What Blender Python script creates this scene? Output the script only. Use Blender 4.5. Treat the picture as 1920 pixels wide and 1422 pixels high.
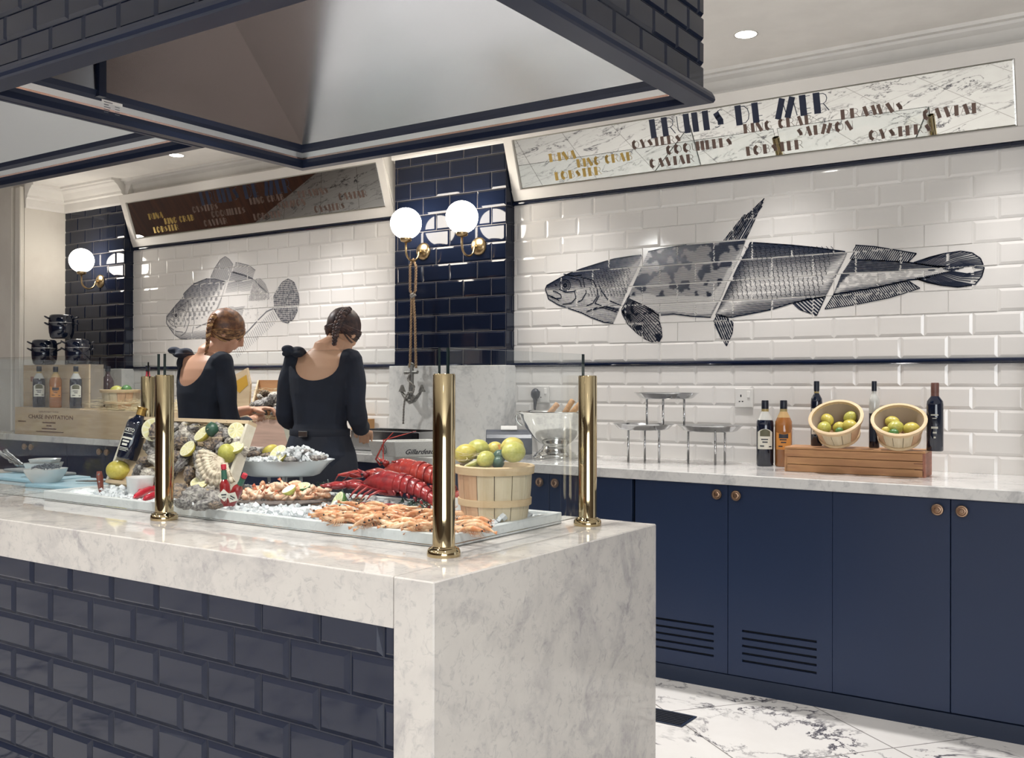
import bpy, math, random
from mathutils import Vector, Matrix, Euler
from mathutils import noise as mnoise
PI = math.pi
rnd = random.Random(7)
for o in list(bpy.data.objects): bpy.data.objects.remove(o)
S = bpy.context.scene
COL = S.collection

# ---------------------------------------------------------------- camera
F_PX = 1874.5
CAM = Vector((0.0, 0.0, 1.31))
YAW, PITCH, ROLL = math.radians(34.235), math.radians(0.175), math.radians(0.119)
FWD = Vector((-math.sin(YAW)*math.cos(PITCH), math.cos(YAW)*math.cos(PITCH), math.sin(PITCH)))
RGT = Vector((math.cos(YAW), math.sin(YAW), 0)); UPV = RGT.cross(FWD)
RGT, UPV = RGT*math.cos(ROLL)+UPV*math.sin(ROLL), -RGT*math.sin(ROLL)+UPV*math.cos(ROLL)
cd = bpy.data.cameras.new('camera'); cam = bpy.data.objects.new('camera', cd); COL.objects.link(cam)
mw = Matrix.Identity(4)
for i in range(3):
    mw[i][0] = RGT[i]; mw[i][1] = UPV[i]; mw[i][2] = -FWD[i]; mw[i][3] = CAM[i]
cam.matrix_world = mw
cd.sensor_fit = 'HORIZONTAL'; cd.sensor_width = 36; cd.lens = F_PX/1920*36
cd.clip_start = 0.05; cd.clip_end = 100
S.camera = cam

# ---------------------------------------------------------------- world, view, lights
S.view_settings.view_transform = 'Standard'; S.view_settings.look = 'None'
S.view_settings.gamma = 1; S.view_settings.use_curve_mapping = False
S.view_settings.exposure = 0.85
w = bpy.data.worlds.new('world'); S.world = w; w.use_nodes = True
bg = w.node_tree.nodes['Background']
bg.inputs[0].default_value = (0.80, 0.84, 0.92, 1); bg.inputs[1].default_value = 0.55

def area(name, loc, rot, sx, sy, power, col=(1, .95, .88), spread=180):
    l = bpy.data.lights.new(name, 'AREA'); l.shape = 'RECTANGLE'; l.size = sx; l.size_y = sy
    l.energy = power; l.color = col; l.spread = math.radians(spread)
    o = bpy.data.objects.new(name, l); o.location = loc; o.rotation_euler = rot; COL.objects.link(o); return o
def spot(name, loc, target, power, size=60, blend=.5, rad=.03, col=(1, .97, .95)):
    l = bpy.data.lights.new(name, 'SPOT'); l.energy = power; l.spot_size = math.radians(size); l.spot_blend = blend
    l.shadow_soft_size = rad; l.color = col
    o = bpy.data.objects.new(name, l); o.location = loc
    o.rotation_euler = (Vector(target)-Vector(loc)).to_track_quat('-Z', 'Y').to_euler(); COL.objects.link(o); return o
CEIL = 2.84
# daylight fill added behind right of the camera, tilted up to brighten the ceiling
area('daylight_fill', (3.4, -3.4, 1.5), (math.radians(108), 0, math.radians(38)), 5.0, 2.2, 110, (.92, .96, 1))
# added unseen spots behind the camera and over the aisles, brightening floor and bounce
for x, y in ((-7.2, .4), (-4.9, .3), (-2.6, .1), (-.2, .9), (-7.2, -1.9), (-4.6, -1.9), (-2.0, -1.9), (.8, -1.9), (-5.0, 3.3)):
    spot('floor_fill_lamp', (x, y, 2.80), (x, y, 0), 96, 150, 1.0, .06, (1, .975, .96))
# recessed downlights along the back wall
DOWN = [(-1.62, 4.27), (-2.75, 4.27), (-4.5, 4.27), (-5.65, 4.27), (-.62, 4.27)]
for k, (x, y) in enumerate(DOWN):
    spot('downlight_lamp', (x, y, CEIL-.03), (x, y-.12, 0), 62, 80, 1.0, .05)
# spots in the extraction hood over the counter
for x, y in ((-1.75, 2.2), (-2.4, 2.2), (-2.2, 1.75)):
    spot('hood_lamp', (x, y, 2.62), (x-.05, y+.05, .9), 34, 105, .7, .05, (1, .96, .9))
spot('hood_lamp', (-3.7, 2.0, 2.62), (-3.6, 2.2, .9), 40, 100, .7, .05, (1, .97, .93))

# ---------------------------------------------------------------- pixel -> plane helpers
def ray(px, py): return FWD*F_PX + RGT*(px-960) - UPV*(py-711)
def at(px, py, ax, v):
    d = ray(px, py); return CAM + d*((v-CAM[ax])/d[ax])
def AX(px, py, v): return at(px, py, 0, v)
def AY(px, py, v): return at(px, py, 1, v)
def AZ(px, py, v): return at(px, py, 2, v)

# ---------------------------------------------------------------- mesh builder
class MB:
    def __init__(s): s.v = []; s.f = []; s.m = []; s.mi = 0; s.T = Matrix.Identity(4)
    def add(s, vs, fs):
        b = len(s.v); T = s.T
        s.v += [tuple(T @ Vector(p)) for p in vs]; s.f += [tuple(b+i for i in f) for f in fs]; s.m += [s.mi]*len(fs); return s
    def box(s, a, b, bev=0):
        x0, y0, z0 = [min(a[i], b[i]) for i in range(3)]; x1, y1, z1 = [max(a[i], b[i]) for i in range(3)]
        if bev <= 0:
            return s.add([(x0,y0,z0),(x1,y0,z0),(x1,y1,z0),(x0,y1,z0),(x0,y0,z1),(x1,y0,z1),(x1,y1,z1),(x0,y1,z1)],
                  [(0,3,2,1),(4,5,6,7),(0,1,5,4),(1,2,6,5),(2,3,7,6),(3,0,4,7)])
        e = min(bev, (x1-x0)*.49, (y1-y0)*.49, (z1-z0)*.49); vs = []; idx = {}
        for i, (X, dx) in enumerate(((x0, 1), (x1, -1))):
            for j, (Y, dy) in enumerate(((y0, 1), (y1, -1))):
                for k, (Z, dz) in enumerate(((z0, 1), (z1, -1))):
                    for a_ in range(3):
                        p = [X+dx*e, Y+dy*e, Z+dz*e]; p[a_] = (X, Y, Z)[a_]; idx[i, j, k, a_] = len(vs); vs.append(p)
        fs = []
        for i in (0, 1):
            q = [idx[i,0,0,0], idx[i,1,0,0], idx[i,1,1,0], idx[i,0,1,0]]; fs.append(q if i else q[::-1])
            q = [idx[0,i,0,1], idx[0,i,1,1], idx[1,i,1,1], idx[1,i,0,1]]; fs.append(q if i else q[::-1])
            q = [idx[0,0,i,2], idx[1,0,i,2], idx[1,1,i,2], idx[0,1,i,2]]; fs.append(q if i else q[::-1])
        for j in (0, 1):
            for k in (0, 1):
                fs.append([idx[0,j,k,1], idx[1,j,k,1], idx[1,j,k,2], idx[0,j,k,2]] if (j == k) else [idx[0,j,k,2], idx[1,j,k,2], idx[1,j,k,1], idx[0,j,k,1]])
                fs.append([idx[j,0,k,2], idx[j,1,k,2], idx[j,1,k,0], idx[j,0,k,0]] if (j == k) else [idx[j,0,k,0], idx[j,1,k,0], idx[j,1,k,2], idx[j,0,k,2]])
                fs.append([idx[j,k,0,0], idx[j,k,1,0], idx[j,k,1,1], idx[j,k,0,1]] if (j == k) else [idx[j,k,0,1], idx[j,k,1,1], idx[j,k,1,0], idx[j,k,0,0]])
        for i in (0, 1):
            for j in (0, 1):
                for k in (0, 1):
                    q = [idx[i,j,k,0], idx[i,j,k,1], idx[i,j,k,2]]; fs.append(q if (i+j+k) % 2 else q[::-1])
        return s.add(vs, fs)
    def quad(s, *p): return s.add(p, [tuple(range(len(p)))])
    def lathe(s, prof, seg=24, c=(0, 0, 0), sx=1, sy=1, cap=True):
        vs = []; fs = []; n = len(prof)
        for r, z in prof:
            for k in range(seg):
                a = 2*PI*k/seg; vs.append((c[0]+r*sx*math.cos(a), c[1]+r*sy*math.sin(a), c[2]+z))
        for i in range(n-1):
            for k in range(seg):
                k2 = (k+1) % seg; fs.append((i*seg+k, i*seg+k2, (i+1)*seg+k2, (i+1)*seg+k))
        if cap:
            if prof[0][0] > 1e-6: fs.append(tuple(range(seg))[::-1])
            if prof[-1][0] > 1e-6: fs.append(tuple((n-1)*seg+k for k in range(seg)))
        return s.add(vs, fs)
    def tube(s, pts, r, seg=8, cap=True, flat=1.0):
        pts = [Vector(p) for p in pts]; n = len(pts); rs = r if isinstance(r, (list, tuple)) else [r]*n
        vs = []; fs = []; prev = None
        for i, p in enumerate(pts):
            t = (pts[min(i+1, n-1)]-pts[max(i-1, 0)])
            t = t.normalized() if t.length > 1e-9 else Vector((0, 0, 1))
            if prev is None:
                u = t.cross(Vector((0, 0, 1)))
                if u.length < .05: u = t.cross(Vector((0, 1, 0)))
                u.normalize()
            else:
                u = prev - t*prev.dot(t)
                if u.length < 1e-6: u = t.orthogonal()
                u.normalize()
            prev = u; v = t.cross(u)
            for k in range(seg):
                a = 2*PI*k/seg; vs.append(p + u*(rs[i]*math.cos(a)) + v*(rs[i]*flat*math.sin(a)))
        for i in range(n-1):
            for k in range(seg):
                k2 = (k+1) % seg; fs.append((i*seg+k, i*seg+k2, (i+1)*seg+k2, (i+1)*seg+k))
        if cap: fs.append(tuple(range(seg))[::-1]); fs.append(tuple((n-1)*seg+k for k in range(seg)))
        return s.add(vs, fs)
    def ell(s, c, r, seg=14, rings=8, f=None):
        vs = []; fs = []
        for i in range(rings+1):
            th = PI*i/rings
            for k in range(seg):
                a = 2*PI*k/seg; d = Vector((math.sin(th)*math.cos(a), math.sin(th)*math.sin(a), -math.cos(th)))
                m = f(d) if f else 1
                vs.append((c[0]+r[0]*d.x*m, c[1]+r[1]*d.y*m, c[2]+r[2]*d.z*m))
        for i in range(rings):
            for k in range(seg):
                k2 = (k+1) % seg; fs.append((i*seg+k, i*seg+k2, (i+1)*seg+k2, (i+1)*seg+k))
        return s.add(vs, fs)
    def prism(s, poly, d):      # poly: 3-D outline, d: extrusion vector
        n = len(poly); d = Vector(d); vs = [Vector(p) for p in poly]+[Vector(p)+d for p in poly]
        fs = [tuple(range(n))[::-1], tuple(range(n, 2*n))]+[(i, (i+1) % n, n+(i+1) % n, n+i) for i in range(n)]
        return s.add(vs, fs)
    def grid(s, f, nu, nv):
        vs = [f(i/nu, j/nv) for j in range(nv+1) for i in range(nu+1)]
        return s.add(vs, [(j*(nu+1)+i, j*(nu+1)+i+1, (j+1)*(nu+1)+i+1, (j+1)*(nu+1)+i) for j in range(nv) for i in range(nu)])
    def build(s, name, mat, parent=None, smooth=False, loc=None, fix=True, ang=None):
        me = bpy.data.meshes.new(name); me.from_pydata(s.v, [], s.f)
        mats = mat if isinstance(mat, (list, tuple)) else [mat]
        for m in mats: me.materials.append(m)
        if len(mats) > 1: me.polygons.foreach_set('material_index', s.m)
        if fix:
            import bmesh
            b = bmesh.new(); b.from_mesh(me); bmesh.ops.remove_doubles(b, verts=b.verts, dist=1e-6)
            bmesh.ops.recalc_face_normals(b, faces=b.faces); b.to_mesh(me); b.free()
        if smooth: me.polygons.foreach_set('use_smooth', [True]*len(me.polygons))
        me.update()
        if smooth and ang is not None: me.set_sharp_from_angle(angle=math.radians(ang))
        o = bpy.data.objects.new(name, me); COL.objects.link(o)
        if parent: o.parent = parent
        if loc: o.location = loc
        return o
def tag(o, label=None, cat=None, group=None, kind=None):
    if label: o['label'] = label
    if cat: o['category'] = cat
    if group: o['group'] = group
    if kind: o['kind'] = kind
    return o
def thing(name, label, cat, loc=(0, 0, 0), rz=0, group=None):
    o = bpy.data.objects.new(name, None); COL.objects.link(o); o.empty_display_size = .05
    o.location = loc; o.rotation_euler = (0, 0, rz); return tag(o, label, cat, group)
def kids(o): return [c for c in bpy.data.objects if c.parent == o]
def dup(root, loc=None, rot=None, label=None, group=None, scale=None):
    r = root.copy(); COL.objects.link(r)
    if loc is not None: r.location = loc
    if rot is not None: r.rotation_euler = rot
    if scale is not None: r.scale = (scale,)*3 if not hasattr(scale, '__len__') else scale
    if label: r['label'] = label
    if group: r['group'] = group
    for ch in KID.setdefault(root.name, kids(root)):
        c = ch.copy(); COL.objects.link(c); c.parent = r
        for g in KID.setdefault(ch.name, kids(ch)):
            d = g.copy(); COL.objects.link(d); d.parent = c
    return r
KID = {}
def euler_to(d, roll=0, axis='X'):
    q = Vector(d).to_track_quat(axis, 'Z' if axis != 'Z' else 'Y'); return (q @ Euler((roll if axis == 'X' else 0, 0, roll if axis == 'Z' else 0)).to_quaternion()).to_euler()

# ---------------------------------------------------------------- materials
def lin(c):
    if isinstance(c, str): c = tuple(int(c[i:i+2], 16)/255 for i in (0, 2, 4))
    return tuple(x/12.92 if x <= .04045 else ((x+.055)/1.055)**2.4 for x in c)+(1,)
def mat(name, col, rough=.5, metal=0, **k):
    m = bpy.data.materials.new(name); m.use_nodes = True; p = m.node_tree.nodes['Principled BSDF']
    p.inputs['Base Color'].default_value = lin(col); p.inputs['Roughness'].default_value = rough; p.inputs['Metallic'].default_value = metal
    for a, b in k.items(): p.inputs[a.replace('_', ' ')].default_value = b
    return m
def N(m, t, **k):
    n = m.node_tree.nodes.new(t)
    for a, b in k.items():
        if hasattr(n, a): setattr(n, a, b)
        else: n.inputs[a.replace('_', ' ')].default_value = b
    return n
def L(m, a, b): m.node_tree.links.new(a, b)
def P(m): return m.node_tree.nodes['Principled BSDF']
def ramp(m, fac, stops, interp='LINEAR'):
    r = N(m, 'ShaderNodeValToRGB'); r.color_ramp.interpolation = interp; e = r.color_ramp.elements
    while len(e) < len(stops): e.new(.5)
    for q, (pos, c) in zip(e, stops): q.position = pos; q.color = lin(c)
    L(m, fac, r.inputs[0]); return r
def coords(m, scale=(1, 1, 1), rot=(0, 0, 0), kind='Object', loc=(0, 0, 0)):
    t = N(m, 'ShaderNodeTexCoord'); q = N(m, 'ShaderNodeMapping'); q.inputs['Scale'].default_value = scale
    q.inputs['Rotation'].default_value = rot; q.inputs['Location'].default_value = loc; L(m, t.outputs[kind], q.inputs[0]); return q.outputs[0]
def noise(m, vec, scale, detail=4, rough=.55, dist=0):
    n = N(m, 'ShaderNodeTexNoise', Scale=scale, Detail=detail, Roughness=rough, Distortion=dist); L(m, vec, n.inputs['Vector']); return n
def bump(m, fac, strength=.3, dist=.002):
    b = N(m, 'ShaderNodeBump', Strength=strength, Distance=dist); L(m, fac, b.inputs['Height']); L(m, b.outputs[0], P(m).inputs['Normal']); return b
def mixc(m, fac, a, b, mode='MIX'):
    x = N(m, 'ShaderNodeMix'); x.data_type = 'RGBA'; x.blend_type = mode
    if isinstance(fac, float): x.inputs[0].default_value = fac
    else: L(m, fac, x.inputs[0])
    for i, v in ((6, a), (7, b)):
        if isinstance(v, (str, tuple)): x.inputs[i].default_value = lin(v)
        else: L(m, v, x.inputs[i])
    return x.outputs[2]
def math_(m, op, a, b=0.0, c=None):
    x = N(m, 'ShaderNodeMath'); x.operation = op
    for i, v in enumerate((a, b) if c is None else (a, b, c)):
        if isinstance(v, (int, float)): x.inputs[i].default_value = v
        else: L(m, v, x.inputs[i])
    return x.outputs[0]
def marble(name, base, vein, dark, scale=3.0, rough=.12, strong=.5, vs=1.0, spk=1):
    m = mat(name, base, rough); c = coords(m, (scale,)*3, (.3, .5, .7))
    n1 = noise(m, c, .9, 7, .66, .5); n2 = noise(m, c, 1.3, 4, .6, .3)
    d = math_(m, 'ABSOLUTE', math_(m, 'SUBTRACT', n1.outputs[0], .5))
    v = math_(m, 'MAXIMUM', math_(m, 'SUBTRACT', 1.0, math_(m, 'MULTIPLY', d, 16.0*vs)), 0.0)
    g = math_(m, 'MAXIMUM', math_(m, 'MULTIPLY', math_(m, 'SUBTRACT', n2.outputs[0], .42), 4.0), 0.0)
    v = math_(m, 'MINIMUM', math_(m, 'MULTIPLY', math_(m, 'MULTIPLY', v, g), strong), 1.0)
    cl = mixc(m, math_(m, 'MULTIPLY', noise(m, c, 1.7, 6, .6, .4).outputs[0], .9), base, vein)
    col = mixc(m, v, cl, dark)
    if spk:
        sp = noise(m, c, 9, 5, .7, .9); k = ramp(m, sp.outputs[0], [(.53, '000000'), (.74, 'b8b8b8')])
        col = mixc(m, k.outputs[0], col, dark)
    L(m, col, P(m).inputs['Base Color']); return m
def wood(name, a, b, scale=1, rough=.6, axis=0, bumpy=.15):
    m = mat(name, a, rough); sc = [14*scale, 14*scale, 14*scale]; sc[axis] = 1.1*scale
    c = coords(m, tuple(sc)); n = noise(m, c, 1.5, 6, .65, .8); n2 = noise(m, c, 6, 3, .5)
    f = math_(m, 'ADD', math_(m, 'MULTIPLY', n.outputs[0], .75), math_(m, 'MULTIPLY', n2.outputs[0], .25))
    r = ramp(m, f, [(.32, b), (.62, a)]); L(m, r.outputs[0], P(m).inputs['Base Color']); bump(m, f, bumpy, .001); return m
def speck(name, a, b, scale, rough=.5, lo=.42, hi=.6, bmp=0.0, **k):
    m = mat(name, a, rough, **k); n = noise(m, coords(m), scale, 4, .6); r = ramp(m, n.outputs[0], [(lo, a), (hi, b)])
    L(m, r.outputs[0], P(m).inputs['Base Color'])
    if bmp: bump(m, n.outputs[0], bmp, .002)
    return m
def glassy(name, col, rough=.02, ior=1.45, trans=1.0):
    return mat(name, col, rough, 0, Transmission_Weight=trans, IOR=ior)
def emis(name, col, s):
    m = mat(name, col, .5); P(m).inputs['Emission Color'].default_value = lin(col); P(m).inputs['Emission Strength'].default_value = s; return m
M = {}
M['white_tile'] = mat('white_glazed_tile', 'dcd9d5', .07, 0, Coat_Weight=.3)
M['grout'] = mat('white_grout', 'e8e5e0', .8)
M['black_tile'] = mat('navy_black_glazed_tile', '161d2f', .06, 0, Specular_IOR_Level=.42)
M['dark_grout'] = mat('dark_grout', '3b3d46', .8)
M['pale_grout'] = mat('pale_grout', '8d8680', .8)
M['black_trim'] = mat('black_pencil_tile', '131b30', .08)
M['plaster'] = speck('white_ceiling_paint', 'e8e5e0', 'e2dfda', 3, .9)
M['wall_paint'] = speck('warm_white_wall_paint', 'd9d4cb', 'd3cdc4', 3, .85)
M['frame_white'] = mat('white_frame_paint', 'dfdbd5', .45)
M['mirror'] = mat('mirror_glass', 'cfd0cc', .01, 1.0)
M['marble'] = marble('carrara_marble', 'e0deda', 'c9c8c6', '8f9093', 3.2, .07, .7)
M['marble_slab'] = marble('marble_tray_stone', 'd9dcdc', 'c6caca', 'a0a6a8', 5, .3, .5)
M['navy'] = mat('navy_cabinet_paint', '1c2a45', .38)
M['navy_dark'] = mat('navy_plinth_paint', '172338', .45)
M['slot'] = mat('vent_slot_black', '0b111e', .8)
M['hood_black'] = mat('black_hood_trim', '1a2236', .35, 0, Specular_IOR_Level=.35)
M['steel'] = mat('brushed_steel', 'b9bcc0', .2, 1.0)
M['steel_dark'] = mat('dark_steel_and_reflection', '857872', .25, 1.0)  # dark steel for tongs, trays; on hood lining a reflection put into colour
M['steel_shiny'] = mat('polished_steel', 'c9cacc', .12, 1.0)
M['silver'] = mat('hammered_silver', 'dcdcd8', .1, 1.0)
M['brass'] = mat('polished_brass', 'c3b18c', .05, 1.0)
M['brass_dull'] = mat('aged_brass', 'ad9672', .28, 1.0)
M['bronze_knob'] = mat('bronze_knob', 'a58a75', .35, 1.0)
M['opal'] = emis('opal_glass_lit', 'fff6e8', 12)
M['island_marble'] = marble('warm_grey_marble', 'c9c5be', 'b2aeaa', '77757c', 4.2, .035, .45, .8)
M['lamp_on'] = emis('downlight_lens_lit', 'fffaf0', 12)
M['ink'] = mat('navy_print_ink', '232a3a', .25)
M['ink_grey'] = mat('grey_print_ink', '55575e', .3)
M['letter_navy'] = mat('navy_sign_letter', '16203a', .4)
M['letter_gold'] = mat('gold_sign_letter', 'b79a58', .3, .7)
M['letter_brown'] = mat('bronze_sign_letter', '6d5a52', .35, .35)

# ================================================================ THE SETTING
def tiles(name, o, u, v, n, W, H, tw, th, mat_, grout, bev=.012, dep=.004, phase=0, row0=0, gap=.0025, flat=None, parent=None, kind='structure', vphase=0):
    """bevelled metro tiles on a rectangle: o corner, u/v unit directions, n outward normal"""
    o, u, v, n = Vector(o), Vector(u), Vector(v), Vector(n); mb = MB()
    mb.mi = 1; mb.quad(o, o+u*W, o+u*W+v*H, o+v*H); mb.mi = 0
    rows = int(H/th)+2
    for r in range(-1, rows):
        y0 = r*th+vphase; y1 = y0+th
        a0, a1 = max(y0+gap/2, 0), min(y1-gap/2, H)
        if a1-a0 < .004: continue
        off = phase + (.5*tw if (r+row0) % 2 else 0); k = int(math.floor(-off/tw))-1
        while off+k*tw < W:
            x0 = off+k*tw; x1 = x0+tw; k += 1
            b0, b1 = max(x0+gap/2, 0), min(x1-gap/2, W)
            if b1-b0 < .004: continue
            c = o+u*((b0+b1)/2)+v*((a0+a1)/2)
            bb = bev if not (flat and flat(c)) else .0012
            e0, e1 = (bb if b0 > 0 else 0), (bb if b1 < W else 0); g0, g1 = (bb if a0 > 0 else 0), (bb if a1 < H else 0)
            if b1-b0 < 2*bb+.002 or a1-a0 < 2*bb+.002: e0 = e1 = g0 = g1 = .001
            lo = n*.0008; hi = n*(dep+.0003*rnd.random())
            P_ = lambda x, y, h: o+u*x+v*y+h
            q = [P_(b0, a0, lo), P_(b1, a0, lo), P_(b1, a1, lo), P_(b0, a1, lo)]
            t1, t2 = (rnd.random()-.5)*.0006, (rnd.random()-.5)*.0006
            w = [P_(b0+e0, a0+g0, hi), P_(b1-e1, a0+g0, hi+n*t1), P_(b1-e1, a1-g1, hi+n*(t1+t2)), P_(b0+e0, a1-g1, hi+n*t2)]
            mb.add(q+w, [(4,5,6,7),(0,1,5,4),(1,2,6,5),(2,3,7,6),(3,0,4,7)])
    ob = mb.build(name, [mat_, grout], parent, fix=False)
    if kind: ob['kind'] = kind
    return ob
def struct(name, mb, m, **k):
    o = mb.build(name, m, **k); o['kind'] = 'structure'; return o

WY = 4.70; PY = 4.62           # back wall plane, pier plane
XE = -7.49                     # left end wall
# floor: veined marble laid on the diagonal
fm = marble('veined_floor_marble', 'e3e1de', 'd0cdca', '504e56', 2.4, .13, 1.6, 3.0, 0)
bt = N(fm, 'ShaderNodeTexBrick', Scale=1.0, Mortar_Size=.003, Brick_Width=.60, Row_Height=.60); bt.offset = 0
bt.inputs['Color1'].default_value = bt.inputs['Color2'].default_value = (1, 1, 1, 1); bt.inputs['Mortar'].default_value = (.35, .34, .33, 1)
L(fm, coords(fm, (1, 1, 1), (0, 0, math.radians(38))), bt.inputs['Vector'])
src = P(fm).inputs['Base Color'].links[0].from_socket
L(fm, mixc(fm, 1.0, src, bt.outputs['Color'], 'MULTIPLY'), P(fm).inputs['Base Color'])
struct('floor', MB().box((-12, -6, -.05), (5, 4.8, 0)), fm)
struct('ceiling', MB().box((-12, -6, CEIL), (5, 4.9, CEIL+.1)), M['plaster'])
# right and left white tiled bays
FISH1 = (-3.02, -.55, 1.5, 2.3); FISH2 = (-6.35, -4.7, 1.42, 2.2)
def flat(c):
    return any(a-.02 < c.x < b+.02 and z0 < c.z < z1 for a, b, z0, z1 in ((-2.95, -2.4, 1.66, 2.0), (-2.4, -.75, 1.62, 2.0), (-2.3, -1.95, 1.95, 2.25), (-2.6, -1.95, 1.5, 1.7), (-6.3, -5.7, 1.46, 2.0), (-5.75, -5.0, 1.5, 2.2)))
for nm, xa, xb, ph in (('wall_right', -3.185, 1.8, 1.505), ('wall_left', -6.72, -4.06, 1.5)):
    tiles(nm, (xa, WY+.004, .92), (1,0,0), (0,0,1), (0,-1,0), xb-xa, 1.3934-.92, .1985, .0988, M['white_tile'], M['grout'], phase=ph % .1985, vphase=(1.3934-.92) % .0988, row0=1)
    tiles(nm, (xa, WY+.004, 1.419), (1,0,0), (0,0,1), (0,-1,0), xb-xa, 2.31-1.419, .1985, .099, M['white_tile'], M['grout'], phase=ph % .1985, flat=flat)
    mb = MB(); x = xa; k = 0
    while x < xb:
        for z0, z1 in ((1.3945, 1.418), (2.311, 2.336)):
            mb.T = Matrix.Translation((x, WY, (z0+z1)/2)); h = (z1-z0)/2; L_ = min(.149, xb-x-.001)
            pr = [(0, .004, -h), (0, -.006, -h), (0, -.011, -h*.5), (0, -.0125, 0), (0, -.011, h*.5), (0, -.006, h), (0, .004, h)]
            mb.prism(pr, (L_, 0, 0))
        x += .15
    struct('trim_'+nm[5:], mb, M['black_trim'])
struct('wall_back', MB().box((-7.7, WY+.005, 0), (1.9, WY+.2, CEIL)), M['plaster'])
# piers faced in black metro tile above a marble slab
for nm, xa, xb in (('wall_pier_centre', -4.006, -3.19), ('wall_pier_left', XE, -6.715), ('wall_pier_right', -.53, .3)):
    z1 = 2.66
    struct(nm, MB().box((xa+.002, PY+.006, .0), (xb-.002, WY+.02, z1)), M['black_trim'])
    tiles(nm, (xa, PY+.005, 1.40), (1,0,0), (0,0,1), (0,-1,0), xb-xa, z1-1.40, .2, .1005, M['black_tile'], M['pale_grout'], phase=(xb-xa) % .2 , row0=1, bev=.010, dep=.005)
    tiles(nm, (xb, PY+.005, 1.40), (0,1,0), (0,0,1), (1,0,0), WY-PY, z1-1.40, .1, .1005, M['black_tile'], M['dark_grout'], bev=.004, dep=.003)
    if nm != 'wall_pier_left': tiles(nm, (xa, WY, 1.40), (0,-1,0), (0,0,1), (-1,0,0), WY-PY-.005, z1-1.40, .1, .1005, M['black_tile'], M['dark_grout'], bev=.004, dep=.003)
    struct('trim_'+nm[5:], MB().box((xa, PY-.012, z1), (xb, WY, z1+.03), .004), M['frame_white'])
    s_ = struct('wall_slab_'+nm[10:], MB().box((xa-.02, PY-.03, .921), (xb+.02, WY, 1.405), .003), M['marble'])
# end wall on the left and the projecting wall beyond it
struct('wall_end', MB().box((XE-.15, 4.281, .0), (XE, WY+.1, CEIL)), M['wall_paint'])
struct('wall_far_left', MB().box((-10.5, 4.28, 0), (XE-.15, 4.46, CEIL)), M['wall_paint'])
mb = MB()
for x, w_, d in ((XE-.10, .10, .022), (XE-.13, .02, .04), (XE-.02, .018, .035)):
    mb.box((x, 4.28-d, .92), (x+w_, 4.28, CEIL-.02), .006)
struct('trim_architrave', mb, M['wall_paint'])
# cornice runs
def cornice(p0, p1, nrm, name, z=CEIL):
    p0, p1, nrm = Vector(p0), Vector(p1), Vector(nrm)
    pr = [(0, 0), (0, -.185), (.016, -.185), (.020, -.172), (.020, -.115), (.034, -.105), (.036, -.088), (.050, -.070), (.066, -.046), (.090, -.030), (.094, -.018), (.118, -.016), (.120, 0)]
    mb = MB(); mb.prism([p0+nrm*a+Vector((0, 0, z+b)) for a, b in pr], p1-p0); return struct(name, mb, M['plaster'])
cornice((-6.72, WY, 0), (-4.0, WY, 0), (0,-1,0), 'trim_cornice_left')
cornice((-3.19, WY, 0), (1.8, WY, 0), (0,-1,0), 'trim_cornice_right')
cornice((XE, PY, 0), (-6.70, PY, 0), (0,-1,0), 'trim_cornice_pier_left')
cornice((-4.02, PY, 0), (-3.18, PY, 0), (0,-1,0), 'trim_cornice_pier_centre')
cornice((XE, 4.28, 0), (XE, PY, 0), (1,0,0), 'trim_cornice_end')
cornice((-6.70, PY, 0), (-6.70, WY, 0), (1,0,0), 'trim_cornice_return')
# room behind the camera: dark timber wall on the left, pale wall further right
struct('wall_opposite_right', MB().box((-3.2, -5.2, 0), (5.2, -5.0, CEIL)), mat('taupe_wall_paint', '544b47', .8))
struct('wall_side_right', MB().box((5.0, -5.2, 0), (5.2, 4.9, CEIL)), mat('taupe_side_wall_paint', '7b716a', .8))
struct('wall_opposite', MB().box((-12, -5.2, 0), (-3.2, -5.0, CEIL)), wood('dark_timber_panelling', '5d3d31', '3c2620', .5, .35, 2))
struct('wall_side_left', MB().box((-12, -5.2, 0), (-11.8, 4.2, CEIL)), wood('brown_timber_panelling', '6b4434', '47302a', .5, .35, 2))

# ---------------------------------------------------------------- recessed lights
def downlight(x, y, label):
    t = thing('ceiling_downlight', label, 'ceiling light', (x, y, CEIL), group='recessed ceiling lights')
    MB().lathe([(.046, -.002), (.052, -.004), (.052, 0), (.046, 0)], 28, cap=False).build('rim', M['frame_white'], t, True)
    MB().lathe([(0, -.0025), (.0455, -.0025)], 28, cap=False).build('lens', M['lamp_on'], t); return t
downlight(-1.62, 4.20, 'small round recessed ceiling light right of the black hood')
a_ = AZ(331, 291, CEIL); downlight(a_.x, a_.y, 'small round recessed ceiling light seen under the stepped hood corner, above the left sign')

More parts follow.
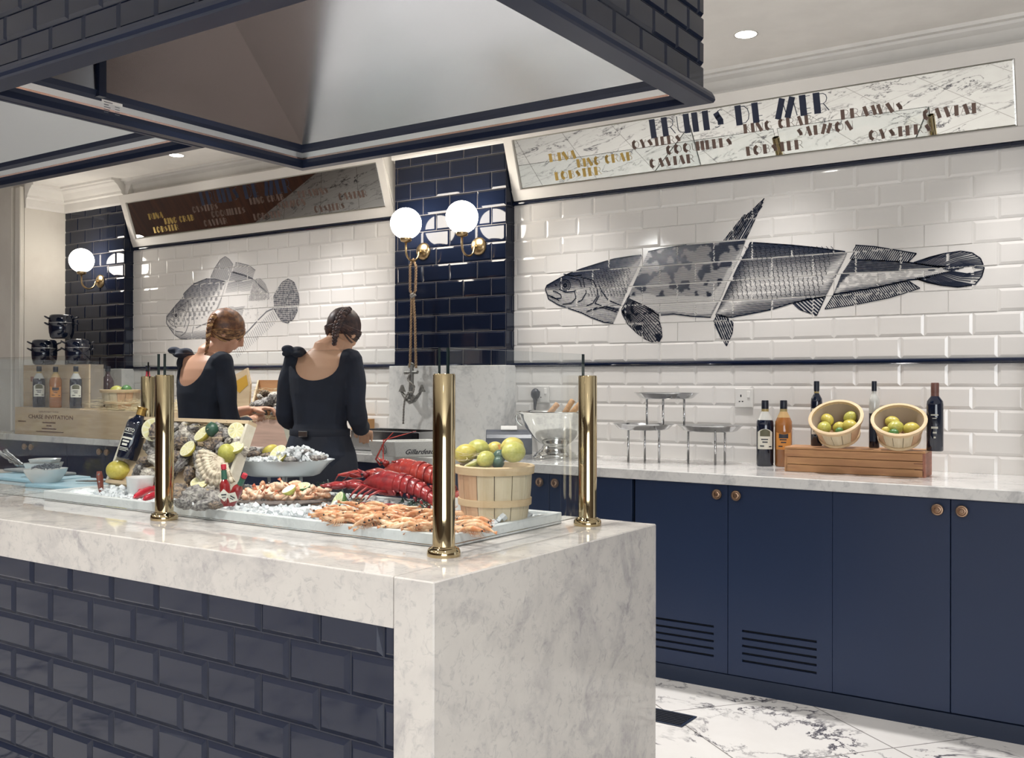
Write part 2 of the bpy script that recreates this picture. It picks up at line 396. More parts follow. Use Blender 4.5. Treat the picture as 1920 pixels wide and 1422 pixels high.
# ---------------------------------------------------------------- tilted mirror signs
FONT = {  # thick/thin deco strokes on a 1-high grid: (points, width)
 'F': (.48, [([(.14,0),(.14,1)],.28), ([(.28,.98),(.48,.98)],.03), ([(.28,.42),(.44,.42)],.03)]),
 'R': (.62, [([(.14,0),(.14,1)],.28), ([(.28,.985),(.42,.985),(.54,.88),(.57,.70),(.52,.52),(.40,.43),(.28,.43)],.035), ([(.42,.42),(.62,.02)],.04)]),
 'U': (.62, [([(.03,1),(.03,.2),(.12,.04),(.26,.015),(.36,.015)],.035), ([(.48,0),(.48,1)],.28)]),
 'I': (.28, [([(.14,0),(.14,1)],.28)]),
 'T': (.50, [([(.25,0),(.25,1)],.28), ([(0,.98),(.5,.98)],.035)]),
 'S': (.46, [([(.44,.96),(.34,.99),(.22,.93)],.035), ([(.14,.80),(.20,.62),(.30,.38),(.30,.2)],.26), ([(.24,.06),(.12,.0),(.02,.04)],.04)]),
 'D': (.64, [([(.14,0),(.14,1)],.28), ([(.28,.985),(.44,.96),(.57,.80),(.62,.5),(.57,.2),(.44,.04),(.28,.015)],.035)]),
 'E': (.46, [([(.14,0),(.14,1)],.28), ([(.28,.98),(.46,.98)],.03), ([(.28,.30),(.44,.30)],.03), ([(.28,.02),(.46,.02)],.035)]),
 'M': (.95, [([(.10,0),(.34,1)],.26), ([(.34,1),(.50,0)],.04), ([(.52,0),(.78,1)],.26), ([(.80,1),(.93,0)],.04)]),
 'K': (.52, [([(.14,0),(.14,1)],.28), ([(.28,.5),(.50,.98)],.03), ([(.30,.5),(.52,.02)],.035)]),
 'N': (.60, [([(.03,0),(.03,1)],.035), ([(.14,.98),(.44,.02)],.27), ([(.57,0),(.57,1)],.035)]),
 'G': (.58, [([(.30,.96),(.16,.80),(.14,.5),(.16,.2),(.30,.04)],.24), ([(.34,.985),(.46,.96),(.55,.84)],.035), ([(.34,.015),(.48,.05),(.55,.2),(.55,.42),(.42,.42)],.035)]),
 'C': (.56, [([(.30,.96),(.16,.80),(.14,.5),(.16,.2),(.30,.04)],.24), ([(.34,.985),(.46,.96),(.54,.82)],.035), ([(.34,.015),(.46,.04),(.54,.18)],.035)]),
 'A': (.62, [([(.03,0),(.28,1)],.035), ([(.30,1),(.47,0)],.26), ([(.10,.3),(.36,.3)],.03)]),
 'B': (.54, [([(.14,0),(.14,1)],.28), ([(.28,.985),(.42,.96),(.48,.78),(.42,.6),(.28,.56)],.035), ([(.28,.56),(.46,.5),(.52,.28),(.46,.06),(.28,.015)],.035)]),
 'P': (.56, [([(.14,0),(.14,1)],.28), ([(.28,.985),(.42,.985),(.53,.88),(.55,.70),(.50,.52),(.40,.43),(.28,.43)],.035)]),
 'W': (.92, [([(.14,1),(.30,0)],.25), ([(.32,0),(.46,1)],.035), ([(.54,1),(.70,0)],.25), ([(.72,0),(.90,1)],.035)]),
 'V': (.60, [([(.14,1),(.32,0)],.26), ([(.34,0),(.58,1)],.035)]),
 'O': (.66, [([(.30,.97),(.16,.80),(.13,.5),(.16,.2),(.30,.03)],.24), ([(.34,.985),(.50,.93),(.62,.74),(.64,.5),(.62,.26),(.50,.07),(.34,.015)],.035)]),
 'Q': (.66, [([(.30,.97),(.16,.80),(.13,.5),(.16,.2),(.30,.03)],.24), ([(.34,.985),(.50,.93),(.62,.74),(.64,.5),(.62,.26),(.50,.07),(.34,.015)],.035), ([(.36,.2),(.60,-.14)],.045)]),
 'Y': (.56, [([(.28,0),(.24,.46),(.12,1)],.24), ([(.34,.46),(.54,1)],.035)]),
 'L': (.44, [([(.14,0),(.14,1)],.28), ([(.28,.02),(.44,.02)],.035)]),
 'H': (.60, [([(.14,0),(.14,1)],.28), ([(.28,.5),(.56,.5)],.03), ([(.58,0),(.58,1)],.035)]),
 ' ': (.30, [])}
def stroke(mb, pts, w, fr, th, hz=False):
    for (a, b) in zip(pts, pts[1:]):
        a, b = Vector(a), Vector(b); d = (b-a).normalized()
        if w > .1 and abs(d.y) > .5: nn = Vector((1, 0))*w/2
        else: nn = Vector((-d.y, d.x))*w/2; a = a-d*w*.2; b = b+d*w*.2
        q = [a-nn, b-nn, b+nn, a+nn]
        mb.prism([fr(p.x, p.y) for p in q], th)
def word(mb, txt, fr, h, th, sp=.13, W=None):
    x = 0; tot = sum(FONT[c][0]+sp for c in txt)-sp; k = 1 if W is None else W/(tot*h)
    for c in txt:
        wd, st = FONT[c]
        for pts, w_ in st: stroke(mb, [((x+p[0])*h*k, p[1]*h) for p in pts], w_*h*k if w_ > .1 else w_*h, fr, th)
        x += wd+sp
SL = .338
def sp_pt(x, px_or_s): return None
def onsign(px, py, off=0):    # point of the tilted sign plane under a pixel
    d = ray(px, py); t = (4.702+off-SL*(CAM.z-2.339))/(d.y+SL*d.z); return CAM+d*t
def sign(x0, x1, label):
    t = thing('mirror_sign', label, 'sign', (x0, WY, 2.338), group=None); W = x1-x0
    up = Vector((0, -SL, 1)).normalized(); nrm = Vector((0, -1, -SL)).normalized(); Ls = .398
    # the carcass: wedge with sides
    e = .006
    mb = MB(); prof = [(0, -.002, 0), tuple(up*Ls), (0, -.01, up.z*Ls+.004), (0, -.002, up.z*Ls+.004)]
    mb.prism([(0, -.004, .002), Vector((0, 0, 0))+up*Ls+Vector((0, 0, 0)), (0, -.002, up.z*Ls)], (W, 0, 0))
    mb.build('carcass', M['frame_white'], t)
    fw, tk = .058, .014
    mb = MB()
    def bar(xa, xb, s0, s1):
        a = [Vector((x, 0, 0))+up*s_ for x, s_ in ((xa, s0), (xb, s0), (xb, s1), (xa, s1))]; mb.prism([p for p in a], nrm*tk)
    bar(0, W, 0, fw); bar(0, W, Ls-fw, Ls); bar(0, fw, fw, Ls-fw); bar(W-fw, W, fw, Ls-fw)
    fr_ = mb.build('frame', M['frame_white'], t)
    bm_ = fr_.modifiers.new('bevel', 'BEVEL'); bm_.width = .003; bm_.segments = 2; bm_.limit_method = 'ANGLE'
    mb = MB(); f2 = .010
    def inset(m, h): return [Vector((x, 0, 0))+up*s_+nrm*h for x, s_ in ((fw+m, fw+m), (W-fw-m, fw+m), (W-fw-m, Ls-fw-m), (fw+m, Ls-fw-m))]
    a, b = inset(.001, .002), inset(f2, .0045)
    mb.add(a+b, [(4,5,6,7),(0,1,5,4),(1,2,6,5),(2,3,7,6),(3,0,4,7)]); mb.build('mirror', M['mirror'], t)
    base = Vector((0, 0, 0))
    words = [('FRUITS DE MER', (1222,256), (1556,213), .0, 1), ('KING CRAB', (1396,249), (1523,232), 0, 0), ('PRAWNS', (1578,223), (1694,210), 0, 0), ('CAVIAR', (1731,224), (1841,213), 0, 0),
             ('OYSTERS', (1187,279), (1278,267), 0, 0), ('COQUILLES', (1251,289), (1374,273), 0, 0), ('SALMON', (1496,256), (1601,247), 0, 0), ('OYSTERS', (1630,262), (1747,248), 0, 0),
             ('TUNA', (1030,303), (1082,295), 0, 0), ('KING CRAB', (1084,313), (1187,300), 0, 0), ('LOBSTER', (1043,337), (1129,327), 0, 0), ('CAVIAR', (1220,314), (1303,307), 0, 0), ('LOBSTER', (1401,291), (1507,280), 0, 0)]
    for i, (tx, a, b, _, big) in enumerate(words):
        A, B = onsign(*a), onsign(*b); xx = A.x+3.18; ww = B.x-A.x
        s0 = .239 if big else (A.z-2.339)/up.z; h = .082 if big else .038
        tot = sum(FONT[c][0]+.13 for c in tx)-.13; cx_ = 0
        for wd in tx.split(' '):
            wl = sum(FONT[c][0]+.13 for c in wd)-.13; mb = MB()
            word(mb, wd, lambda x, y, xx=xx+cx_/tot*ww, s0=s0: Vector((xx+x, 0, 0))+up*(s0+y)+nrm*.0046, h, nrm*.0015, W=ww*wl/tot)
            mb.build('heading_word' if big else 'menu_word', M['letter_navy'] if big else (M['letter_gold'] if A.x < -2.6 else M['letter_brown']), t, fix=False)
            cx_ += wl+.13+.30+.13
    return t
sign(-3.18, -.55, 'tilted mirror sign reading FRUITS DE MER above the long fish')
sign(-6.70, -4.07, 'tilted mirror sign reading FRUITS DE MER above the two people')

# ================================================================ HOOD
HZ = 2.15
def hood_canopy():
    t = thing('extraction_hood', 'large black tiled extraction hood with steel lining hanging over the island', 'extractor hood', (-2.065, 2.16, HZ))
    o = Vector((2.065, -2.16, -HZ))
    def inset(d, dr=None):   # d for back/left edges, dr for right/front
        dr = d if dr is None else dr
        return [[(-1.19-dr, 1.487+dr), (-1.19-dr, 2.83-d), (-2.94+d, 2.83-d), (-2.94+d, 1.487+dr)],
                [(-2.94-.3*d, 2.355-d), (-6.3+d, 2.355-d), (-6.3+d, 1.487+dr), (-2.94-.3*d, 1.487+dr)]]
    def ring(mb, a, za, b, zb):
        for a, b in zip(a, b):
          n = len(a)
          for i in range(n):
            j = (i+1) % n
            mb.quad(Vector((*a[i], za))+o, Vector((*a[j], za))+o, Vector((*b[j], zb))+o, Vector((*b[i], zb))+o)
    # bottom moulding: rounded lip and flat underside
    mb = MB()
    prof = [(.030, 2.192), (.020, 2.190), (.006, 2.184), (0, 2.172), (-.002, 2.162), (.002, 2.153), (.010, 2.150), (.046, 2.150)]
    for (d0, z0), (d1, z1) in zip(prof, prof[1:]): ring(mb, inset(d0, d0), z0, inset(d1, d1 if d1 < .04 else .076), z1)
    mb.build('bottom_moulding', M['hood_black'], t)
    mb = MB(); ring(mb, inset(.046, .076), 2.150, inset(.047, .077), 2.169); ring(mb, inset(.047, .077), 2.169, inset(.052, .08), 2.181)
    ring(mb, inset(.070, .09), 2.2015, inset(.088, .10), 2.210); ring(mb, inset(.088, .10), 2.210, inset(.095, .11), 2.226)
    mb.build('inner_rim', M['hood_black'], t)
    mb = MB(); ring(mb, inset(.052, .08), 2.181, inset(.057, .085), 2.186); mb.build('copper_edge', M['copper'], t); mb = MB(); ring(mb, inset(.057, .085), 2.186, inset(.070, .09), 2.2015)
    mb.build('gutter', M['steel_pale'], t)
    # steel lining: vertical left side, sloping back
    i0 = inset(.095, .11)[0]; i1 = inset(.095, .11)[1]; zt, zb = 2.80, 2.226; k = .31/.38*(zt-zb)
    def Q(*p): return [Vector(q)+o for q in p]
    xl, yb = i0[2]
    mb = MB(); mb.quad(*Q((i0[1][0], yb, zb), (xl-.0, yb, zb), (xl-.03, yb-k, zt), (i0[1][0], yb-k, zt)))
    mb.build('back_lining_panel', M['steel'], t)
    mb = MB(); mb.quad(*Q((xl, yb, zb), (xl, 1.885, zb), (xl-.03, 1.885, zt), (xl-.03, yb-k, zt))); mb.build('side_lining_panel', M['steel_dark'], t)  # brown room reflection put into this panel's colour; nearer half left pale
    mb = MB(); mb.quad(*Q((xl, 1.860, zb), (xl, i0[0][1], zb), (xl-.03, i0[0][1], zt), (xl-.03, 1.860, zt))); mb.build('side_lining_panel', M['steel'], t)
    mb = MB(); mb.box(Vector((xl-.035, 1.860, zb-.02))+o, Vector((xl+.012, 1.885, zt))+o); mb.build('divider_bar', M['black_trim'], t)
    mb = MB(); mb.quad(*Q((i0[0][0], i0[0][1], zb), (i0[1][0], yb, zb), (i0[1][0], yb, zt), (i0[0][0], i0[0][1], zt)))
    mb.quad(*Q((i0[0][0], i0[0][1], zb), (xl, i0[0][1], zb), (xl, i0[0][1], zt), (i0[0][0], i0[0][1], zt))); mb.build('front_lining_panel', M['steel_dark'], t)  # room reflection also put into the front and right lining colour
    y2 = i1[0][1]; xr = -2.97; mb = MB()
    mb.quad(*Q((-6.2, y2, zb), (xr, y2, zb), (xr, y2-.62, 2.74), (-6.2, y2-.62, 2.74)))
    mb.build('low_lining_panel', M['steel_pale'], t)
    mb = MB(); mb.quad(*Q((xr, 2.3, zb-.03), (xr, 1.5, zb-.03), (xr, 1.5, 2.8), (xr, 2.3, 2.8))); mb.build('low_side_panel', M['steel_pale'], t)
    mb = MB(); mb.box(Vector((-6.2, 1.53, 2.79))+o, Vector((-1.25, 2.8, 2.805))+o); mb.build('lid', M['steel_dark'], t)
    # maker's plate
    a, b = AX(191, 181, xl-.001), AX(229, 203, xl-.001)
    mb = MB(); mb.box(Vector((xl-.002, a.y, b.z+.004))+o, Vector((xl+.001, b.y, a.z-.008))+o)
    pl = mb.build('rating_label', M['paper'], t); mb = MB()
    for i in range(5):
        zz = a.z-.016-i*.008; mb.box(Vector((xl+.001, a.y+.006, zz))+o, Vector((xl+.0015, a.y+(.03 if i else .05)*(.7+.3*rnd.random()), zz+.0025))+o)
        if i: mb.box(Vector((xl+.001, a.y+.045, zz))+o, Vector((xl+.0015, a.y+.062, zz+.002))+o)
    mb.build('print', M['ink_grey'], pl)
    # tiled outside faces
    e = .03; top = CEIL
    def tl(oo, u, n, W, ph): tiles('tile_cladding', Vector(oo)+o, u, (0,0,1), n, W, top-2.188, .150, .0735, M['black_tile'], M['dark_grout'], bev=.008, dep=.007, phase=ph, parent=t, kind=None, gap=.002)
    tl((-1.19-e, 1.487+e, 2.188), (0,1,0), (1,0,0), 2.83-1.487-2*e, .123)
    tl((-6.3, 1.487+e, 2.188), (1,0,0), (0,-1,0), 6.3-1.19-e, .03)
    tl((-1.19-e, 2.83-e, 2.188), (-1,0,0), (0,1,0), 2.94-1.19-2*e, .03)
    return t
M['copper'] = mat('copper_tinted_steel', 'b59a90', .25, 1.0)
M['steel_pale'] = mat('satin_steel', 'c4c8ca', .42, 1.0)
M['paper'] = mat('white_paper', 'dcdad6', .7)
hood_canopy()

# ================================================================ ISLAND
IH = .88
def island():
    t = thing('island_counter', 'long white marble island with a navy tiled front, seafood laid out on it', 'counter', (-1.345, 1.68, 0))
    o = Vector((1.345, -1.68, 0)); B = lambda a, b: (Vector(a)+o, Vector(b)+o)
    mb = MB(); z0 = IH-.115
    pr = [(1.683, IH), (1.681, IH-.001), (1.68, IH-.003), (1.68, z0), (1.80, z0), (1.80, IH-.03), (2.60, IH-.03), (2.60, z0), (2.631, z0), (2.631, IH)]
    mb.prism([Vector((-6.0, y, z))+o for y, z in pr], (6.0-1.46, 0, 0))
    mb.box(*B((-1.46, 1.68, 0), (-1.345, 2.757, IH)), bev=.003)
    mb.box(*B((-1.674, 2.631, IH-.03), (-1.4599, 2.757, IH)))
    mb.build('marble_worktop', M['island_marble'], t)
    tiles('tiled_front', Vector((-6.0, 1.69, 0))+o, (1,0,0), (0,0,1), (0,-1,0), 6.0-1.46, z0, .2, .1015, M['black_tile'], M['dark_grout'], bev=.013, dep=.009, phase=(6.0-1.594) % .2, row0=0, parent=t, kind=None, vphase=.693-6*.1015-.1015, gap=.003)
    mb = MB(); mb.box(*B((-6.0, 1.70, .0), (-1.47, 2.60, z0))); mb.build('carcass', M['navy_dark'], t)
    return t
island()

# ---------------------------------------------------------------- brass posts and glass guard
def post(x, y, label, h=.45):
    t = thing('brass_post', label, 'post', (x, y, IH), group=None)
    MB().lathe([(.0280, .012), (.0280, h-.004), (.0265, h), (.022, h), (.021, h-.02), (0, h-.02)], 40).build('tube', M['brass'], t, True, ang=40)
    MB().lathe([(.041, 0), (.042, .006), (.041, .014), (.037, .020), (.034, .0215), (.032, .020), (.030, .024), (.027, .025)], 40).build('base_flange', M['brass'], t, True, ang=50)
    return t
post(-1.53, 1.95, 'tall brass post at the near corner of the island glass')
post(-1.504, 2.615, 'brass post at the far right corner of the island, before the steel stands')
post(-2.645, 1.965, 'brass post on the island in front of the crate of oysters')
post(-3.47, 2.50, 'brass post at the far left, behind the leaning dark bottle')
def glassmat(name, tint, refl=1.0):
    m = bpy.data.materials.new(name); m.use_nodes = True; nt = m.node_tree; nt.nodes.clear()
    o = nt.nodes.new('ShaderNodeOutputMaterial'); mx = nt.nodes.new('ShaderNodeMixShader'); tr = nt.nodes.new('ShaderNodeBsdfTransparent')
    gl = nt.nodes.new('ShaderNodeBsdfGlossy'); fr = nt.nodes.new('ShaderNodeFresnel'); fr.inputs[0].default_value = 1.45
    tr.inputs[0].default_value = tint; gl.inputs['Roughness'].default_value = .004
    ge = nt.nodes.new('ShaderNodeNewGeometry'); ma = nt.nodes.new('ShaderNodeMath'); ma.operation = 'MULTIPLY_ADD'
    ma.inputs[1].default_value = 1/1.45-1.45; ma.inputs[2].default_value = 1.45; nt.links.new(ge.outputs['Backfacing'], ma.inputs[0]); nt.links.new(ma.outputs[0], fr.inputs[0])
    nt.links.new(fr.outputs[0], mx.inputs[0]); nt.links.new(tr.outputs[0], mx.inputs[1]); nt.links.new(gl.outputs[0], mx.inputs[2]); nt.links.new(mx.outputs[0], o.inputs[0])
    return m
M['pane'] = glassmat('clear_pane_glass', (.97, .985, .985, 1))
M['pane_edge'] = mat('dark_green_glass_edge', '14201f', .1)
def pane(name, a, b, label):
    a, b = Vector(a), Vector(b); c = (a+b)/2; mb = MB(); lo, hi = a-c, b-c
    x0, y0, z0 = lo; x1, y1, z1 = hi
    vs = [(x0,y0,z0),(x1,y0,z0),(x1,y1,z0),(x0,y1,z0),(x0,y0,z1),(x1,y0,z1),(x1,y1,z1),(x0,y1,z1)]
    fs = [(0,3,2,1),(4,5,6,7),(0,1,5,4),(1,2,6,5),(2,3,7,6),(3,0,4,7)]
    alongx = abs(x1-x0) > abs(y1-y0)
    big = (2, 4) if alongx else (3, 5)
    for i, f in enumerate(fs): mb.mi = 0 if i in big else 1; mb.add(vs, [f])
    return tag(mb.build(name, [M['pane'], M['pane_edge']], None, loc=c), label, 'glass panel', 'glass guard panels on the island')
GT = 1.395; GB = .903
pane('glass_panel', (-2.625, 1.945, GB), (-1.545, 1.955, GT), 'clear glass panel along the island front between two brass posts')
pane('glass_panel', (-5.2, 1.945, GB), (-2.655, 1.955, GT), 'clear glass panel along the island front at the left')
pane('glass_panel', (-1.535, 1.965, GB), (-1.525, 2.632, GT), 'clear glass panel across the right end of the island')
pane('glass_panel', (-3.475, 1.60, GB), (-3.465, 2.50, GT-.008), 'clear glass panel crossing the island beside the white bowls')

# ================================================================ BACK COUNTER
CH = .92; CY = 4.02
mb = MB()
for xa, xb in ((XE, -6.735), (-6.695, -4.03), (-3.165, 1.6)): mb.box((xa if xa == XE else xa-.04, PY-.0, .875), (xb+.04, WY+.003, CH))
mb = MB().box((-9.5, CY, .875), (XE, 4.26, CH), .003).box((XE, CY, .875), (1.6, PY-.03, CH), .003)
for xa, xb in ((-6.695, -4.026), (-3.17, 1.6)): mb.box((xa, PY-.04, .876), (xb, WY+.003, CH-.0003))
tag(mb.build('back_worktop', M['marble']), 'long grey veined marble worktop running along the tiled wall', 'worktop')
def knob(x, z, parent, o):
    p = Vector((x, CY+.02, z))-o
    mb = MB(); mb.T = Matrix.Translation(p) @ Matrix.Rotation(PI/2, 4, 'X')
    mb.lathe([(.010, 0), (.010, .012), (.021, .014), (.023, .019), (.021, .024), (.016, .025), (.013, .022), (.009, .023), (.007, .027), (0, .028)], 20)
    return mb.build('knob', M['bronze_knob'], parent, True, ang=50)
def cabinet(x, label, vents=False, w=.885):
    """two-door base cabinet whose doors meet at x"""
    o = Vector((x, CY+.02, 0)); t = thing('base_cabinet', label, 'cabinet', o, group=None)
    MB().box((-w/2+.001, .022, 0), (w/2-.001, .56, .874)).build('carcass', M['navy_dark'], t)
    MB().box((-w/2+.001, -.006, .0), (w/2-.001, .021, .066)).build('plinth', M['navy_dark'], t)
    for s in (-1, 1):
        a, b = (-w/2+.0015, -.0015) if s < 0 else (.0015, w/2-.0015); mb = MB()
        if vents:
            xa, xb = a+.062, b-.062; zs = [.135+i*.0315 for i in range(5)]
            mb.box((a, 0, .069), (xa, .020, .872)); mb.box((xb, 0, .069), (b, .020, .872)); z = .069
            for q in zs+[.872]: mb.box((xa, 0, z), (xb, .020, q-.005 if q < .8 else q)); z = q+.005
            d = mb.build('door', M['navy'], t, fix=False); MB().box((xa, .012, .12), (xb, .021, .28)).build('vent_grille', M['slot'], d)
        else:
            d = mb.box((a, 0, .069), (b, .020, .872), .0015).build('door', M['navy'], t)
        knob(x+s*.043, .832, d, o)
    return t
cabinet(-1.635, 'navy base cabinet with slotted vents low on both doors', True)
cabinet(-.752, 'plain navy base cabinet at the right, under the wooden crate end')
cabinet(-2.534, 'navy base cabinet under the silver punch bowl, behind the lemon basket')
for x, lb in ((-3.42, 'navy base cabinet hidden behind the lobsters and the right-hand person'), (-4.305, 'navy base cabinet behind the left-hand person'), (-5.19, 'navy base cabinet behind the leaning bottle'),
              (-6.075, 'dark base cabinet left of the leaning bottle, two round knobs showing'), (-6.99, 'dark base cabinet at the far left, two small round knobs')):
    cabinet(x, lb, w=.885 if x > -6.5 else .94)

# ================================================================ WALL LAMPS
def sconce(x, label):
    o = Vector((x, PY, 2.087)); t = thing('wall_lamp', label, 'wall lamp', o, group=None)
    mb = MB(); mb.T = Matrix.Rotation(PI/2, 4, 'X')
    mb.lathe([(.052, 0), (.052, .004), (.047, .012), (.036, .020), (.020, .025), (.008, .027), (0, .0275)], 28); mb.build('wall_plate', M['brass_dull'], t, True)
    pts = [(0, -.02, 0)]+[(0, -.045-.058*(1-math.cos(a)), -.012-.055*math.sin(a)) for a in [PI*i/12 for i in range(13)]]+[(0, -.161, .035)]
    MB().tube(pts, .0062, 10).build('arm', M['brass_dull'], t, True)
    MB().lathe([(.008, .0), (.014, .002), (.030, .008), (.034, .016), (.034, .028), (.031, .030)], 28, (0, -.161, .033)).build('cup', M['brass_dull'], t, True, ang=50)
    MB().ell((0, -.161, .145), (.091, .091, .091), 32, 20).build('globe', M['opal'], t, True)
    return t
sconce(-3.783, 'lit round white globe lamp on a brass arm with the rope hanging from it')
sconce(-3.375, 'lit round white globe lamp on the right of the centre black pier')
sconce(-7.013, 'lit round white globe lamp on the far left black pier')
# rope loop with anchor
M['rope'] = speck('pale_twisted_rope', 'a58a6c', '7d6650', 220, .9, bmp=.6)
M['rope_grey'] = speck('grey_twisted_rope', '96928c', '6d6a66', 220, .9, bmp=.6)
def rope(name, pts, r, parent, m, tw=16, seg=10):
    pts = [Vector(p) for p in pts]; L_ = sum((b-a).length for a, b in zip(pts, pts[1:])); n = max(8, int(L_/.006)); mb = MB()
    def P_(s):
        s *= L_
        for a, b in zip(pts, pts[1:]):
            l = (b-a).length
            if s <= l: return a+(b-a)*(s/l if l else 0)
            s -= l
        return pts[-1]
    for k in range(2):
        q = []
        for i in range(n+1):
            s = i/n; p = P_(s); d = (P_(min(1, s+.01))-P_(max(0, s-.01))).normalized(); u = d.orthogonal().normalized() if abs(d.z) < .7 else d.cross(Vector((0, 1, 0))).normalized(); v = d.cross(u)
            a = s*L_*190+k*PI; q.append(p+(u*math.cos(a)+v*math.sin(a))*r*.45)
        mb.tube(q, r*.62, 6)
    return mb.build(name, m, parent, True)
def pw(px, py, y=4.50): return AY(px, py, y)
o = pw(774, 484, 4.545); t = thing('anchor_ornament', 'grey anchor ornament hanging on a rope below a globe lamp', 'ornament', (o.x, 4.545, o.z))
R_ = lambda *pp: [Vector(p)-Vector((o.x, 4.545, o.z)) for p in pp]
rope('rope_loop', R_(pw(775, 486, 4.54), pw(769, 498, 4.53), pw(769, 545, 4.53), pw(772, 552, 4.53), pw(771, 600, 4.53), pw(769, 690, 4.53)), .0085, t, M['rope'])
rope('rope_loop', R_(pw(775, 486, 4.54), pw(780, 500, 4.53), pw(779, 545, 4.53), pw(775, 552, 4.53), pw(778, 600, 4.53), pw(780, 690, 4.53)), .0085, t, M['rope'])
mb = MB()
mb.tube(R_(pw(776, 550, 4.525), pw(770, 554, 4.525), pw(772, 558, 4.525), pw(779, 553, 4.525)), .008, 8); mb.build('knot', M['rope_grey'], t, True)
mb = MB(); Yk = 4.53
mb.tube(R_(pw(772, 684, Yk), pw(772, 700, Yk), pw(770, 748, Yk)), [.010, .013, .016], 10)
mb.tube(R_(pw(759, 699, Yk), pw(783, 698, Yk)), [.011, .010], 10)
mb.tube([Vector(p)+Vector((0, 0, 0)) for p in R_(*[pw(771+5*math.cos(a), 686+5*math.sin(a), Yk) for a in [2*PI*i/12 for i in range(13)]])], .005, 8, cap=False)
arm = [(752, 733), (756, 740), (762, 747), (769, 753), (777, 750), (785, 741), (790, 733)]
mb.tube(R_(*[pw(x, y, Yk) for x, y in arm]), [.007, .010, .014, .018, .014, .010, .007], 10)
for x, y, s in ((752, 731, -1), (789, 731, 1)):
    mb.prism(R_(pw(x-5, y+4, Yk-.012), pw(x, y-9, Yk-.012), pw(x+5, y+4, Yk-.012)), (0, .02, 0))
mb.prism(R_(pw(763, 746, Yk-.014), pw(770, 756, Yk-.014), pw(778, 746, Yk-.014), pw(770, 741, Yk-.014)), (0, .028, 0))
mb.build('anchor', speck('cast_grey_metal', '8b8a86', '6d6c69', 60, .45, metal=.5), t, True, ang=45)
rope('wound_rope', R_(pw(768, 702, 4.51), pw(764, 712, 4.515), pw(770, 718, 4.505), pw(777, 724, 4.515), pw(775, 736, 4.51), pw(766, 736, 4.505), pw(759, 748, 4.51), pw(757, 765, 4.52), pw(756, 795, 4.53)), .0062, t, M['rope_grey'])

